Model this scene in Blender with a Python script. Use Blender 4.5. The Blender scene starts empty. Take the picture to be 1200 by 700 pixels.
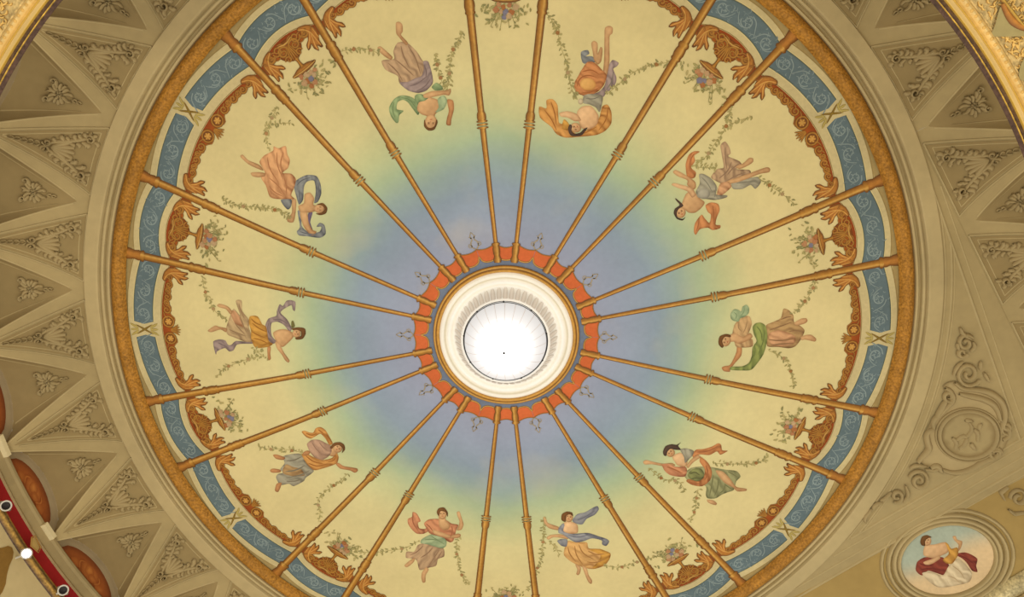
import bpy, bmesh, math, random
import numpy as np
from mathutils import Vector, Matrix
from mathutils.geometry import delaunay_2d_cdt

random.seed(7)
RNG = np.random.default_rng(7)
scene = bpy.context.scene
COL = scene.collection

# ---------------------------------------------------------------- frame of the place
# unit = radius of the round ceiling (5 m); x to the right and y "up" as seen from below, z up
S = 5.0
ZC = 11.6                                   # height of the round ceiling above the floor
FPX = 950.0
CAMP = np.array([0.08765, 0.68593, -1.99792])
ROT = np.array([[0.9993782207, -0.0050480405, 0.0348954049],
                [-0.0050480405, 0.9590164667, 0.2833053720],
                [-0.0348954049, -0.2833053720, 0.9583946874]])
PH = -0.344                                 # angle of the first pair of ribs from 90 degrees

def W(p):
    return Vector((S * p[0], -S * p[1], ZC + S * p[2]))

# ---------------------------------------------------------------- camera
cam_d = bpy.data.cameras.new('camera')
cam = bpy.data.objects.new('camera', cam_d)
COL.objects.link(cam)
scene.camera = cam
cam_d.sensor_fit = 'HORIZONTAL'
cam_d.sensor_width = 36.0
cam_d.lens = 36.0 * FPX / 1200.0
cam_d.clip_end = 200
def wd(v):
    return Vector((v[0], -v[1], v[2]))
right, up, fwd = wd(ROT[0]), wd(ROT[1]), wd(ROT[2])
cm = Matrix.Identity(4)
for i in range(3):
    cm[i][0] = right[i]; cm[i][1] = up[i]; cm[i][2] = -fwd[i]
cm.translation = W(CAMP)
cam.matrix_world = cm

# ---------------------------------------------------------------- world, lamps, exposure
world = bpy.data.worlds.new('hall_air')
scene.world = world
world.use_nodes = True
bg = world.node_tree.nodes['Background']
bg.inputs[0].default_value = (1.0, 0.95, 0.85, 1)
bg.inputs[1].default_value = 0.62
vs = scene.view_settings
vs.view_transform = 'Standard'
vs.look = 'None'
vs.gamma = 1.0
vs.exposure = 0.0
vs.use_curve_mapping = False

def lamp(name, p, power, color, rad):
    d = bpy.data.lights.new(name, 'POINT')
    d.energy = power; d.color = color; d.shadow_soft_size = rad
    o = bpy.data.objects.new(name, d)
    o.location = W(p); COL.objects.link(o)
    return o
# unseen warm lamps added in a ring to light the ceiling from below
for i in range(12):
    a = math.radians(15 + 30 * i)
    lamp('hall_fill_lamp', (.95 * math.cos(a), .95 * math.sin(a), -1.62), 165, (1.0, 0.89, 0.70), 0.25)

# ---------------------------------------------------------------- materials
def lin(c):
    out = []
    for v in c[:3]:
        v = v / 255.0
        out.append(v / 12.92 if v <= 0.04045 else ((v + 0.055) / 1.055) ** 2.4)
    return tuple(out)
def mix(a, b, t):
    return tuple(a[i] + (b[i] - a[i]) * t for i in range(3))

def noise_mult(nt, scale, lo, hi, detail=4.0, coord=None):
    g = nt.nodes.new('ShaderNodeNewGeometry')
    n = nt.nodes.new('ShaderNodeTexNoise')
    n.inputs['Scale'].default_value = scale
    n.inputs['Detail'].default_value = detail
    nt.links.new(g.outputs['Position'], n.inputs['Vector'])
    r = nt.nodes.new('ShaderNodeMapRange')
    r.inputs['From Min'].default_value = 0.3; r.inputs['From Max'].default_value = 0.7
    r.inputs['To Min'].default_value = lo; r.inputs['To Max'].default_value = hi
    nt.links.new(n.outputs[0], r.inputs['Value'])
    return r.outputs[0], n

MATS = {}
def paint_mat(name, rough=0.85, var=(0.9, 1.08), scale=2.2, fine=(0.94, 1.06), fscale=22, bump=0.0, bscale=40, metal=0.0, color=None):
    m = bpy.data.materials.new(name); m.use_nodes = True
    nt = m.node_tree; b = nt.nodes['Principled BSDF']
    b.inputs['Roughness'].default_value = rough
    b.inputs['Metallic'].default_value = metal
    b.inputs['Specular IOR Level'].default_value = 0.25
    if color is None:
        a = nt.nodes.new('ShaderNodeAttribute'); a.attribute_name = 'Col'; src = a.outputs['Color']
    else:
        a = nt.nodes.new('ShaderNodeRGB'); a.outputs[0].default_value = (*lin(color), 1); src = a.outputs[0]
    v1, _ = noise_mult(nt, scale, *var)
    v2, _ = noise_mult(nt, fscale, *fine)
    mm = nt.nodes.new('ShaderNodeMath'); mm.operation = 'MULTIPLY'
    nt.links.new(v1, mm.inputs[0]); nt.links.new(v2, mm.inputs[1])
    vm = nt.nodes.new('ShaderNodeVectorMath'); vm.operation = 'SCALE'
    nt.links.new(src, vm.inputs[0]); nt.links.new(mm.outputs[0], vm.inputs['Scale'])
    nt.links.new(vm.outputs[0], b.inputs['Base Color'])
    if bump:
        g = nt.nodes.new('ShaderNodeNewGeometry')
        n = nt.nodes.new('ShaderNodeTexNoise'); n.inputs['Scale'].default_value = bscale; n.inputs['Detail'].default_value = 3
        nt.links.new(g.outputs['Position'], n.inputs['Vector'])
        bp = nt.nodes.new('ShaderNodeBump'); bp.inputs['Strength'].default_value = bump; bp.inputs['Distance'].default_value = 0.03
        nt.links.new(n.outputs[0], bp.inputs['Height'])
        nt.links.new(bp.outputs[0], b.inputs['Normal'])
    MATS[name] = m
    return m
paint_mat('paint')                                                     # fresco colours
paint_mat('gilt', rough=0.5, var=(0.9, 1.1), scale=3, fine=(0.88, 1.12), fscale=26)
paint_mat('stucco', rough=0.9, var=(0.9, 1.07), scale=1.1, fine=(0.96, 1.04), fscale=9)
paint_mat('laurel_gilt', rough=0.5, var=(0.86, 1.12), scale=4, fine=(0.62, 1.25), fscale=34, bump=0.8, bscale=36)
paint_mat('plaster_white', rough=0.7, var=(0.96, 1.03), fine=(0.98, 1.02))
paint_mat('ornate_gold', rough=0.6, var=(0.75, 1.2), scale=9, fine=(0.6, 1.3), fscale=30, bump=0.6, bscale=30)
paint_mat('dark_metal', rough=0.4, metal=0.4, color=(40, 36, 34))
paint_mat('white_metal', rough=0.35, color=(205, 200, 188))
def glow_mat(name, color, strength):
    m = bpy.data.materials.new(name); m.use_nodes = True
    b = m.node_tree.nodes['Principled BSDF']
    b.inputs['Base Color'].default_value = (*lin(color), 1)
    b.inputs['Emission Color'].default_value = (*lin(color), 1)
    b.inputs['Emission Strength'].default_value = strength
    MATS[name] = m
def lit_glass():
    m = bpy.data.materials.new('lit_glass'); m.use_nodes = True
    nt = m.node_tree; b = nt.nodes['Principled BSDF']
    a = nt.nodes.new('ShaderNodeAttribute'); a.attribute_name = 'Col'
    nt.links.new(a.outputs['Color'], b.inputs['Emission Color'])
    b.inputs['Base Color'].default_value = (.12, .12, .12, 1)
    b.inputs['Emission Strength'].default_value = 1.0
    MATS['lit_glass'] = m
lit_glass()
glow_mat('lit_globe', (255, 250, 244), 3.0)
glow_mat('lit_lens', (225, 228, 255), 6.0)

# fresco sky of the round ceiling: rings of blue, green and cream paint about its centre
def sky_fresco():
    m = bpy.data.materials.new('sky_fresco'); m.use_nodes = True
    nt = m.node_tree; b = nt.nodes['Principled BSDF']
    b.inputs['Roughness'].default_value = 0.9; b.inputs['Specular IOR Level'].default_value = 0.2
    g = nt.nodes.new('ShaderNodeNewGeometry')
    n = nt.nodes.new('ShaderNodeTexNoise'); n.inputs['Scale'].default_value = 0.75; n.inputs['Detail'].default_value = 5
    nt.links.new(g.outputs['Position'], n.inputs['Vector'])
    sub = nt.nodes.new('ShaderNodeVectorMath'); sub.operation = 'SUBTRACT'
    nt.links.new(g.outputs['Position'], sub.inputs[0]); sub.inputs[1].default_value = (0, 0, ZC)
    sep = nt.nodes.new('ShaderNodeVectorMath'); sep.operation = 'LENGTH'
    nt.links.new(sub.outputs[0], sep.inputs[0])
    ma = nt.nodes.new('ShaderNodeMath'); ma.operation = 'MULTIPLY_ADD'
    nt.links.new(n.outputs[0], ma.inputs[0]); ma.inputs[1].default_value = 0.45
    nt.links.new(sep.outputs['Value'], ma.inputs[2])
    div = nt.nodes.new('ShaderNodeMath'); div.operation = 'MULTIPLY_ADD'
    nt.links.new(ma.outputs[0], div.inputs[0]); div.inputs[1].default_value = 1 / S; div.inputs[2].default_value = -0.045
    rp = nt.nodes.new('ShaderNodeValToRGB')
    nt.links.new(div.outputs[0], rp.inputs[0])
    stops = SKY_STOPS
    el = rp.color_ramp.elements
    el[0].position = stops[0][0]; el[0].color = (*lin(stops[0][1]), 1)
    el[1].position = stops[-1][0]; el[1].color = (*lin(stops[-1][1]), 1)
    for p, c in stops[1:-1]:
        e = el.new(p); e.color = (*lin(c), 1)
    v1, _ = noise_mult(nt, 1.3, 0.93, 1.06)
    v2, _ = noise_mult(nt, 14, 0.97, 1.03)
    mm = nt.nodes.new('ShaderNodeMath'); mm.operation = 'MULTIPLY'
    nt.links.new(v1, mm.inputs[0]); nt.links.new(v2, mm.inputs[1])
    vm = nt.nodes.new('ShaderNodeVectorMath'); vm.operation = 'SCALE'
    nt.links.new(rp.outputs[0], vm.inputs[0]); nt.links.new(mm.outputs[0], vm.inputs['Scale'])
    # pale rosy clouds
    n2 = nt.nodes.new('ShaderNodeTexNoise'); n2.inputs['Scale'].default_value = 0.9; n2.inputs['Detail'].default_value = 3
    off = nt.nodes.new('ShaderNodeVectorMath'); off.operation = 'ADD'; off.inputs[1].default_value = (9, 4, 2)
    nt.links.new(g.outputs['Position'], off.inputs[0]); nt.links.new(off.outputs[0], n2.inputs['Vector'])
    mr = nt.nodes.new('ShaderNodeMapRange'); mr.inputs['From Min'].default_value = 0.55; mr.inputs['From Max'].default_value = 0.75
    mr.inputs['To Max'].default_value = 0.22
    nt.links.new(n2.outputs[0], mr.inputs['Value'])
    mx = nt.nodes.new('ShaderNodeMix'); mx.data_type = 'RGBA'
    nt.links.new(mr.outputs[0], mx.inputs['Factor']); nt.links.new(vm.outputs[0], mx.inputs['A'])
    mx.inputs['B'].default_value = (*lin((222, 200, 150)), 1)
    nt.links.new(mx.outputs['Result'], b.inputs['Base Color'])
    MATS['sky_fresco'] = m
SKY_STOPS = [(0.20, (154, 157, 180)), (0.30, (148, 158, 180)), (0.38, (139, 155, 172)), (0.44, (146, 165, 163)), (0.50, (166, 183, 150)),
             (0.56, (192, 195, 147)), (0.63, (212, 201, 148)), (0.75, (216, 201, 146)), (1.0, (214, 197, 142))]
sky_fresco()

# ---------------------------------------------------------------- objects
def props(o, label=None, cat=None, group=None, kind=None):
    if label: o['label'] = label
    if cat: o['category'] = cat
    if group: o['group'] = group
    if kind: o['kind'] = kind
    return o
def thing(name, loc, label, cat, group=None, kind=None):
    o = bpy.data.objects.new(name, None)
    o.empty_display_size = 0.1
    o.location = loc
    COL.objects.link(o)
    return props(o, label, cat, group, kind)
ORIG = {}
class MB:
    """collects vertices (in the place's unit frame), faces and colours for ONE mesh object"""
    def __init__(self):
        self.v = []; self.f = []; self.c = []
    def add(self, v, f, c):
        n = len(self.v)
        self.v.extend(v)
        self.f.extend([tuple(i + n for i in q) for q in f])
        if len(c) == 3 and not hasattr(c[0], '__len__'):
            c = [c] * len(v)
        self.c.extend(c)
        return self
    def build(self, name, mat, parent=None, smooth=True, label=None, cat=None, group=None, kind=None, origin=None):
        wv = [W(p) for p in self.v]
        if parent is not None:
            o0 = ORIG[parent.name]
        else:
            o0 = origin if origin is not None else sum(wv, Vector()) / max(1, len(wv))
        me = bpy.data.meshes.new(name)
        me.from_pydata([tuple(p - o0) for p in wv], [], self.f)
        at = me.color_attributes.new('Col', 'FLOAT_COLOR', 'POINT')
        flat = np.ones((len(self.v), 4), dtype=np.float32)
        flat[:, :3] = np.array(self.c, dtype=np.float32).reshape(-1, 3)
        at.data.foreach_set('color', flat.ravel())
        if smooth and len(self.f):
            me.polygons.foreach_set('use_smooth', [True] * len(me.polygons))
        me.materials.append(MATS[mat])
        o = bpy.data.objects.new(name, me)
        COL.objects.link(o)
        if parent is not None:
            o.parent = parent
            ORIG[o.name] = o0
        else:
            o.location = o0
            ORIG[o.name] = o0
        return props(o, label, cat, group, kind)
def root(name, p, label, cat, group=None, kind=None):
    t = thing(name, W(p), label, cat, group, kind)
    ORIG[t.name] = W(p)
    return t

# ---------------------------------------------------------------- surfaces
def ray(px, py):
    d = (px - 600) / FPX * ROT[0] + (350 - py) / FPX * ROT[1] + ROT[2]
    return d
def hit_z(px, py, z):
    d = ray(px, py)
    return CAMP + (z - CAMP[2]) / d[2] * d
def sstep(t):
    t = max(0.0, min(1.0, t)); return t * t * (3 - 2 * t)
def zd(r):                                   # the round ceiling sags very slightly, like a tent
    return -0.02 * sstep((1 - r) / 0.45)
def DOME(x, y, off=0.0):
    return (x, y, zd(math.hypot(x, y)) - off * .4)       # paint and gesso lie thin
def hit_dome(px, py):
    z = -0.01
    for _ in range(3):
        p = hit_z(px, py, z); z = zd(math.hypot(p[0], p[1]))
    return p
def POL(r, phi):                             # phi: degrees from the first pair of ribs
    a = math.radians(90 + PH + phi)
    return (r * math.cos(a), r * math.sin(a))

# ---------------------------------------------------------------- drawing tools
def chaikin(p, n=2, closed=True):
    p = [tuple(map(float, q)) for q in p]
    for _ in range(n):
        out = []
        m = len(p)
        rng = range(m if closed else m - 1)
        if not closed: out.append(p[0])
        for i in rng:
            a, b = p[i], p[(i + 1) % m]
            out.append((a[0] * .75 + b[0] * .25, a[1] * .75 + b[1] * .25))
            out.append((a[0] * .25 + b[0] * .75, a[1] * .25 + b[1] * .75))
        if not closed: out.append(p[-1])
        p = out
    return p
def catmull(p, n=4, closed=True):
    P = [np.array(q, float) for q in p]; m = len(P); out = []
    for i in range(m):
        a, b, c, d = P[(i - 1) % m], P[i], P[(i + 1) % m], P[(i + 2) % m]
        for j in range(n):
            t = j / n
            q = .5 * ((2 * b) + (c - a) * t + (2 * a - 5 * b + 4 * c - d) * t * t + (3 * b - a - 3 * c + d) * t ** 3)
            lnr = b + (c - b) * t
            out.append(tuple(q * .75 + lnr * .25))
    return out
def seg_dist(P, poly, closed=True):
    A = np.array(poly); B = np.roll(A, -1, 0)
    if not closed: A, B = A[:-1], B[:-1]
    d = B - A; L = (d ** 2).sum(1) + 1e-12
    t = ((P[:, None, :] - A[None]) * d[None]).sum(2) / L[None]
    t = np.clip(t, 0, 1)
    q = A[None] + t[..., None] * d[None]
    return np.sqrt(((P[:, None, :] - q) ** 2).sum(2)).min(1)
def inside(P, poly):
    A = np.array(poly); B = np.roll(A, -1, 0)
    x, y = P[:, 0][:, None], P[:, 1][:, None]
    c = ((A[:, 1] > y) != (B[:, 1] > y)) & (x < (B[:, 0] - A[:, 0]) * (y - A[:, 1]) / (B[:, 1] - A[:, 1] + 1e-15) + A[:, 0])
    return c.sum(1) % 2 == 1
def tri_fill(poly, step):
    """triangles of a 2-D outline with a jittered grid of inner points"""
    A = np.array(poly)
    # thin out near-duplicate points
    keep = [A[0]]
    for q in A[1:]:
        if np.hypot(*(q - keep[-1])) > step * 0.15: keep.append(q)
    if np.hypot(*(keep[0] - keep[-1])) < step * 0.15: keep.pop()
    A = np.array(keep)
    lo, hi = A.min(0), A.max(0)
    gx = np.arange(lo[0], hi[0] + step, step); gy = np.arange(lo[1], hi[1] + step, step)
    G = np.stack(np.meshgrid(gx, gy), -1).reshape(-1, 2)
    G = G + RNG.uniform(-.25, .25, G.shape) * step
    if len(G):
        G = G[inside(G, A)]
    if len(G):
        G = G[seg_dist(G, A) > step * 0.45]
    pts = [Vector(p) for p in A] + [Vector(p) for p in G]
    n = len(A)
    r = delaunay_2d_cdt(pts, [], [list(range(n))], 1, 1e-9)
    V = np.array([tuple(v) for v in r[0]]).reshape(-1, 2)
    return V, [tuple(f) for f in r[2]], A
def bary_ok(f): return len(f) >= 3

def ribbon(mb, path, width, M, off, h, ce, cm_, n=3, smoothing=1, taper=None):
    """a band along a 2-D path; its middle stands h proud of its edges"""
    P = chaikin(path, smoothing, False) if smoothing else [tuple(p) for p in path]
    P = np.array(P); m = len(P)
    if m < 2: return
    T = np.gradient(P, axis=0); L = np.hypot(T[:, 0], T[:, 1]) + 1e-12
    N = np.stack([-T[:, 1] / L, T[:, 0] / L], 1)
    if hasattr(width, '__len__'):
        w = np.interp(np.linspace(0, 1, m), np.linspace(0, 1, len(width)), width)
    else: w = np.full(m, width)
    v = []; c = []; f = []
    ts = np.linspace(-1, 1, n)
    for i in range(m):
        for t in ts:
            p = P[i] + N[i] * t * w[i] / 2
            hh = h * (1 - t * t) if h else 0
            v.append(M(p[0], p[1], off + hh))
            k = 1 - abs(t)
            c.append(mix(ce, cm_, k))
    for i in range(m - 1):
        for j in range(n - 1):
            a = i * n + j
            f.append((a, a + 1, a + n + 1, a + n))
    mb.add(v, f, c)
def spiral(cx, cy, r0, r1, a0, turns, n=22):
    out = []
    for i in range(n + 1):
        t = i / n
        a = math.radians(a0) + turns * 2 * math.pi * t
        r = r0 + (r1 - r0) * t
        out.append((cx + r * math.cos(a), cy + r * math.sin(a)))
    return out
def flat(mb, poly, M, off, step, col, smoothing=0, edge=None, ew=0.0):
    P = chaikin(poly, smoothing) if smoothing else poly
    V, F, B = tri_fill(P, step)
    if edge is not None:
        d = seg_dist(V, B); t = np.clip(d / ew, 0, 1)
        c = [mix(edge, col, x) for x in t]
    else: c = [col] * len(V)
    mb.add([M(x, y, off) for x, y in V], F, c)
def frame(x0, y0, ang, flip=1):
    """local frame: a across, b along direction ang (degrees)"""
    ca, sa = math.cos(math.radians(ang)), math.sin(math.radians(ang))
    def f(a, b):
        a *= flip
        return (x0 + b * ca - a * sa, y0 + b * sa + a * ca)
    return f
def lathe(mb, prof, a0, a1, seg, col, cx=0.0, cy=0.0, cols=None):
    n = len(prof); full = abs(a1 - a0) >= 359.9
    v = []; c = []; f = []
    m = seg if full else seg + 1
    for i in range(m):
        a = math.radians(a0 + (a1 - a0) * i / seg)
        for j, (r, z) in enumerate(prof):
            v.append((cx + r * math.cos(a), cy + r * math.sin(a), z))
            c.append(cols[j] if cols else col)
    for i in range(seg):
        i2 = (i + 1) % m
        for j in range(n - 1):
            f.append((i * n + j, i * n + j + 1, i2 * n + j + 1, i2 * n + j))
    mb.add(v, f, c)
def ball(mb, p, r, col, seg=8, rings=5, sq=(1, 1, 1)):
    v = []; f = []
    for i in range(rings + 1):
        t = math.pi * i / rings
        for j in range(seg):
            a = 2 * math.pi * j / seg
            v.append((p[0] + r * sq[0] * math.sin(t) * math.cos(a), p[1] + r * sq[1] * math.sin(t) * math.sin(a), p[2] + r * sq[2] * math.cos(t)))
    for i in range(rings):
        for j in range(seg):
            f.append((i * seg + j, i * seg + (j + 1) % seg, (i + 1) * seg + (j + 1) % seg, (i + 1) * seg + j))
    mb.add(v, f, col)

# ================================================================ palette
CREAM = lin((200, 184, 136)); CREAM_D = lin((150, 128, 78))
BEIGE = lin((164, 142, 92)); BLUE = lin((98, 115, 120)); BLUE_D = lin((84, 92, 74)); BLUE_L = lin((158, 172, 168))
GOLD = lin((178, 124, 46)); GOLD_L = lin((206, 158, 78)); GOLD_D = lin((100, 60, 22)); OCHRE = lin((176, 117, 46))
RED = lin((142, 66, 26)); RUST = lin((166, 88, 32))
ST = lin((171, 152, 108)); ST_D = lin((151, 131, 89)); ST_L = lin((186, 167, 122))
ORANGE = lin((206, 104, 58)); SLATE = lin((112, 122, 142))

WHO = {1: 'green-scarfed woman in a lilac skirt', 2: 'woman under the orange veil', 3: 'dark-haired woman with two orange scarves',
       4: 'green-sashed woman with a mint bow', 5: 'woman in the sage green skirt', 6: 'blue-scarfed woman in a peach skirt',
       7: 'coral-bodiced woman', 8: 'orange-wrapped woman in a grey skirt', 9: 'woman in the saffron bodice', 10: 'pink-draped woman with a slate scarf'}
# figures stand between consecutive pairs of ribs: pair 0 at the top, counted the way the angle grows
FIG_AFTER = {0: 1, 1: 10, 2: 9, 3: 8, 4: 7, 5: 6, 6: 5, 7: 4, 8: 3, 9: 2}   # wide sector k..k+1

# ================================================================ the round ceiling and its painted gores
mb = MB()
lathe(mb, [(0.16, zd(.16) + .012), (1.04, .012)], 0, 360, 96, ST)
ceiling = mb.build('ceiling', 'stucco', smooth=False, label='round painted theatre ceiling', kind='structure', origin=W((0, 0, 0)))
def gore(phi0, phi1):
    mb = MB()
    nr, na = 14, max(3, int((phi1 - phi0) / 3))
    v = []; f = []
    for i in range(nr + 1):
        r = 0.19 + (1.0 - 0.19) * i / nr
        for j in range(na + 1):
            x, y = POL(r, phi0 + (phi1 - phi0) * j / na)
            v.append(DOME(x, y))
    for i in range(nr):
        for j in range(na):
            a = i * (na + 1) + j
            f.append((a, a + 1, a + na + 2, a + na + 1))
    mb.add(v, f, CREAM)
    mb.build('gore', 'sky_fresco', ceiling)
for k in range(10):
    gore(36 * k - 6, 36 * k + 6)
    gore(36 * k + 6, 36 * k + 30)

# scalloped bands round the rim: r at the ribs, r in the middle of narrow and wide bays
BAND = {'co': (.979, .991, .999), 'bo': (.961, .976, .983), 'bi': (.906, .925, .931), 'ci': (.884, .908, .909)}
def lobe(key, t, wide):                      # t in -1..1 across the bay
    a, n, w = BAND[key]
    return a + ((w if wide else n) - a) * (1 - abs(t) ** 2.0)
def bay(k, wide):
    c = 36 * k + (18 if wide else 0); hw = 12 if wide else 6
    return c, hw
def strip(mb, k, wide, f_in, f_out, off, ci, co, t0=-1, t1=1, n=None):
    c, hw = bay(k, wide); n = n or (16 if wide else 10)
    v = []; f = []; cc = []
    for i in range(n + 1):
        t = t0 + (t1 - t0) * i / n
        for r, col in ((f_in(t), ci), (f_out(t), co)):
            x, y = POL(r, c + hw * t)
            v.append(DOME(x, y, off)); cc.append(col)
    for i in range(n):
        f.append((2 * i, 2 * i + 1, 2 * i + 3, 2 * i + 2))
    mb.add(v, f, cc)
L_ = lambda key, w, d=0.0: (lambda t: lobe(key, t, w) + d)
for k in range(10):
    for wide in (False, True):
        mb = MB(); strip(mb, k, wide, L_('co', wide), lambda t: 1.004, .0004, BEIGE, BEIGE)
        mb.build('spandrel_strip', 'paint', ceiling)
        mb = MB()
        strip(mb, k, wide, L_('bo', wide, .002), L_('co', wide), .0008, CREAM, CREAM)
        strip(mb, k, wide, L_('co', wide, -.0012), L_('co', wide, .0012), .0010, CREAM_D, CREAM_D)
        mb.build('outer_band', 'paint', ceiling)
        mb = MB()
        strip(mb, k, wide, L_('ci', wide), L_('bi', wide, -.002), .0008, CREAM, CREAM)
        strip(mb, k, wide, L_('ci', wide, -.001), L_('ci', wide, .001), .0010, CREAM_D, CREAM_D)
        mb.build('inner_band', 'paint', ceiling)
        if wide:                             # cream ground in the gap under the clasp
            mb = MB(); strip(mb, k, wide, L_('bi', wide, -.002), L_('bo', wide, .002), .0007, CREAM, CREAM, -.11, .11, 4)
            mb.build('clasp_ground', 'paint', ceiling)

def between(k, wide):
    if wide: return 'beside the ' + WHO[FIG_AFTER[k]]
    return 'between the %s and the %s' % (WHO[FIG_AFTER[k]], WHO[FIG_AFTER[(k - 1) % 10]])
SHORT = {1: 'green-scarfed woman', 2: 'orange-veiled woman', 3: 'two-scarfed woman', 4: 'mint-bowed woman', 5: 'sage-skirted woman',
         6: 'blue-scarfed woman', 7: 'coral-bodiced woman', 8: 'orange-wrapped woman', 9: 'saffron-bodiced woman', 10: 'slate-scarfed woman'}
def two(k): return '%s and %s' % (SHORT[FIG_AFTER[k]], SHORT[FIG_AFTER[(k - 1) % 10]])

# ---------------------------------------------------------------- blue frieze panels with grey scrollwork
def frieze(k, wide, t0, t1, label, group):
    c, hw = bay(k, wide)
    tm = (t0 + t1) / 2
    x, y = POL((lobe('bi', tm, wide) + lobe('bo', tm, wide)) / 2, c + hw * tm)
    th = root('frieze_panel', DOME(x, y), label, 'frieze panel', group)
    g = MB()
    n = 14
    v = []; f = []; cc = []
    for i in range(n + 1):
        t = t0 + (t1 - t0) * i / n
        a, b = lobe('bi', t, wide), lobe('bo', t, wide)
        for q, col in ((a, BLUE_D), (a + .004, BLUE), ((a + b) / 2, BLUE), (b - .004, BLUE), (b, BLUE_D)):
            # pointed ends where a clasp breaks the band
            tt = t
            if wide and i in (0, n) and abs(t) < .2:
                mid = abs(q - (a + b) / 2) / ((b - a) / 2)
                tt = t + (1 if t > 0 else -1) * .035 * mid
            xx, yy = POL(q, c + hw * tt)
            v.append(DOME(xx, yy, .0014)); cc.append(col)
    for i in range(n):
        for j in range(4):
            a = i * 5 + j
            f.append((a, a + 1, a + 6, a + 5))
    g.add(v, f, cc)
    g.build('ground', 'paint', th, label='blue painted ground')
    sc = MB()
    m = 3
    for q in range(m):
        t = t0 + (t1 - t0) * (q + .5) / m
        rm = (lobe('bi', t, wide) + lobe('bo', t, wide)) / 2
        px, py = POL(rm, c + hw * t)
        ang = 90 + PH + c + hw * t
        s = 1 if (q + k) % 2 == 0 else -1
        R = .0165
        col = mix(BLUE_L, BLUE, .15 + .2 * random.random())
        ribbon(sc, spiral(px, py, R, R * .18, ang + 100 * s, 1.35 * s, 26), [.0045, .004, .003, .0022], DOME, .0020, 0, BLUE, col, 3, 0)
        F = frame(px, py, ang, s)
        ribbon(sc, [F(-.003, R), F(-.018, R * .7), F(-.026, -R * .2), F(-.033, -R)], [.004, .0035, .002], DOME, .0021, 0, BLUE, col, 3, 2)
        ribbon(sc, [F(.003, -R), F(.014, -R * .9), F(.024, -R * .3), F(.03, R * .4)], [.003, .003, .0015], DOME, .0021, 0, BLUE, col, 3, 2)
        for e in range(5):
            a = math.radians(ang + 72 * e + 20)
            ribbon(sc, [(px + .0045 * math.cos(a), py + .0045 * math.sin(a)), (px + .012 * math.cos(a + .5), py + .012 * math.sin(a + .5))], [.001, .005, .0008], DOME, .0022, 0, BLUE, col, 3, 1)
    for q in range(46):
        t = t0 + (t1 - t0) * random.uniform(.05, .95)
        lo, hi = lobe('bi', t, wide) + .007, lobe('bo', t, wide) - .007
        px, py = POL(random.uniform(lo, hi), c + hw * t)
        a = random.uniform(0, 6.28); L = random.uniform(.006, .012)
        ribbon(sc, [(px, py), (px + L * .6 * math.cos(a), py + L * .6 * math.sin(a)), (px + L * math.cos(a + .7), py + L * math.sin(a + .7))], [.0008, .0034, .0006], DOME, .0019, 0, BLUE, mix(BLUE_L, BLUE, random.uniform(.25, .7)), 3, 1)
    sc.build('scrollwork', 'paint', th, label='pale grey-blue scrolling foliage')
for k in range(10):
    frieze(k, False, -.985, .985, 'short blue frieze panel behind the urn between the ' + two(k), 'blue frieze panels round the painted ceiling')
    A, B = SHORT[FIG_AFTER[k]], None
    nxt = SHORT[FIG_AFTER[(k + 1) % 10]]; prv = SHORT[FIG_AFTER[(k - 1) % 10]]
    frieze(k, True, -.985, -.075, 'long blue frieze panel by the %s, on the side of the %s' % (A, prv), 'blue frieze panels round the painted ceiling')
    frieze(k, True, .075, .985, 'long blue frieze panel by the %s, on the side of the %s' % (A, nxt), 'blue frieze panels round the painted ceiling')

# ---------------------------------------------------------------- olive clasps tying the frieze
OLIVE = lin((146, 124, 52)); OLIVE_L = lin((190, 172, 104))
for k in range(10):
    c = 36 * k + 18
    rm = (lobe('bi', 0, True) + lobe('bo', 0, True)) / 2
    x, y = POL(rm, c)
    th = root('ribbon_clasp', DOME(x, y), 'olive painted bow clasp tying the blue frieze beside the ' + SHORT[FIG_AFTER[k]], 'clasp', 'clasps on the blue frieze')
    F = frame(x, y, 90 + PH + c)
    knot = MB()
    ribbon(knot, [F(-.012, -.02), F(0, 0), F(.012, .02)], [.002, .006, .002], DOME, .0026, .001, GOLD_D, OLIVE, 3, 1)
    ribbon(knot, [F(.012, -.02), F(0, 0), F(-.012, .02)], [.002, .006, .002], DOME, .0028, .001, GOLD_D, OLIVE, 3, 1)
    knot.build('knot', 'paint', th)
    for s in (-1, 1):
        lf = MB()
        for a in (-.012, 0, .012):
            ribbon(lf, [F(a * .3, s * .016), F(a * .9, s * .028), F(a * 1.4, s * .037)], [.002, .007, .001], DOME, .003, .001, OLIVE, OLIVE_L, 3, 1)
        ribbon(lf, [F(-.014, s * .022), F(0, s * .019), F(.014, s * .022)], [.002, .005, .002], DOME, .0031, .001, OLIVE, OLIVE_L, 3, 1)
        lf.build('leaf_end', 'paint', th)

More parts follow.
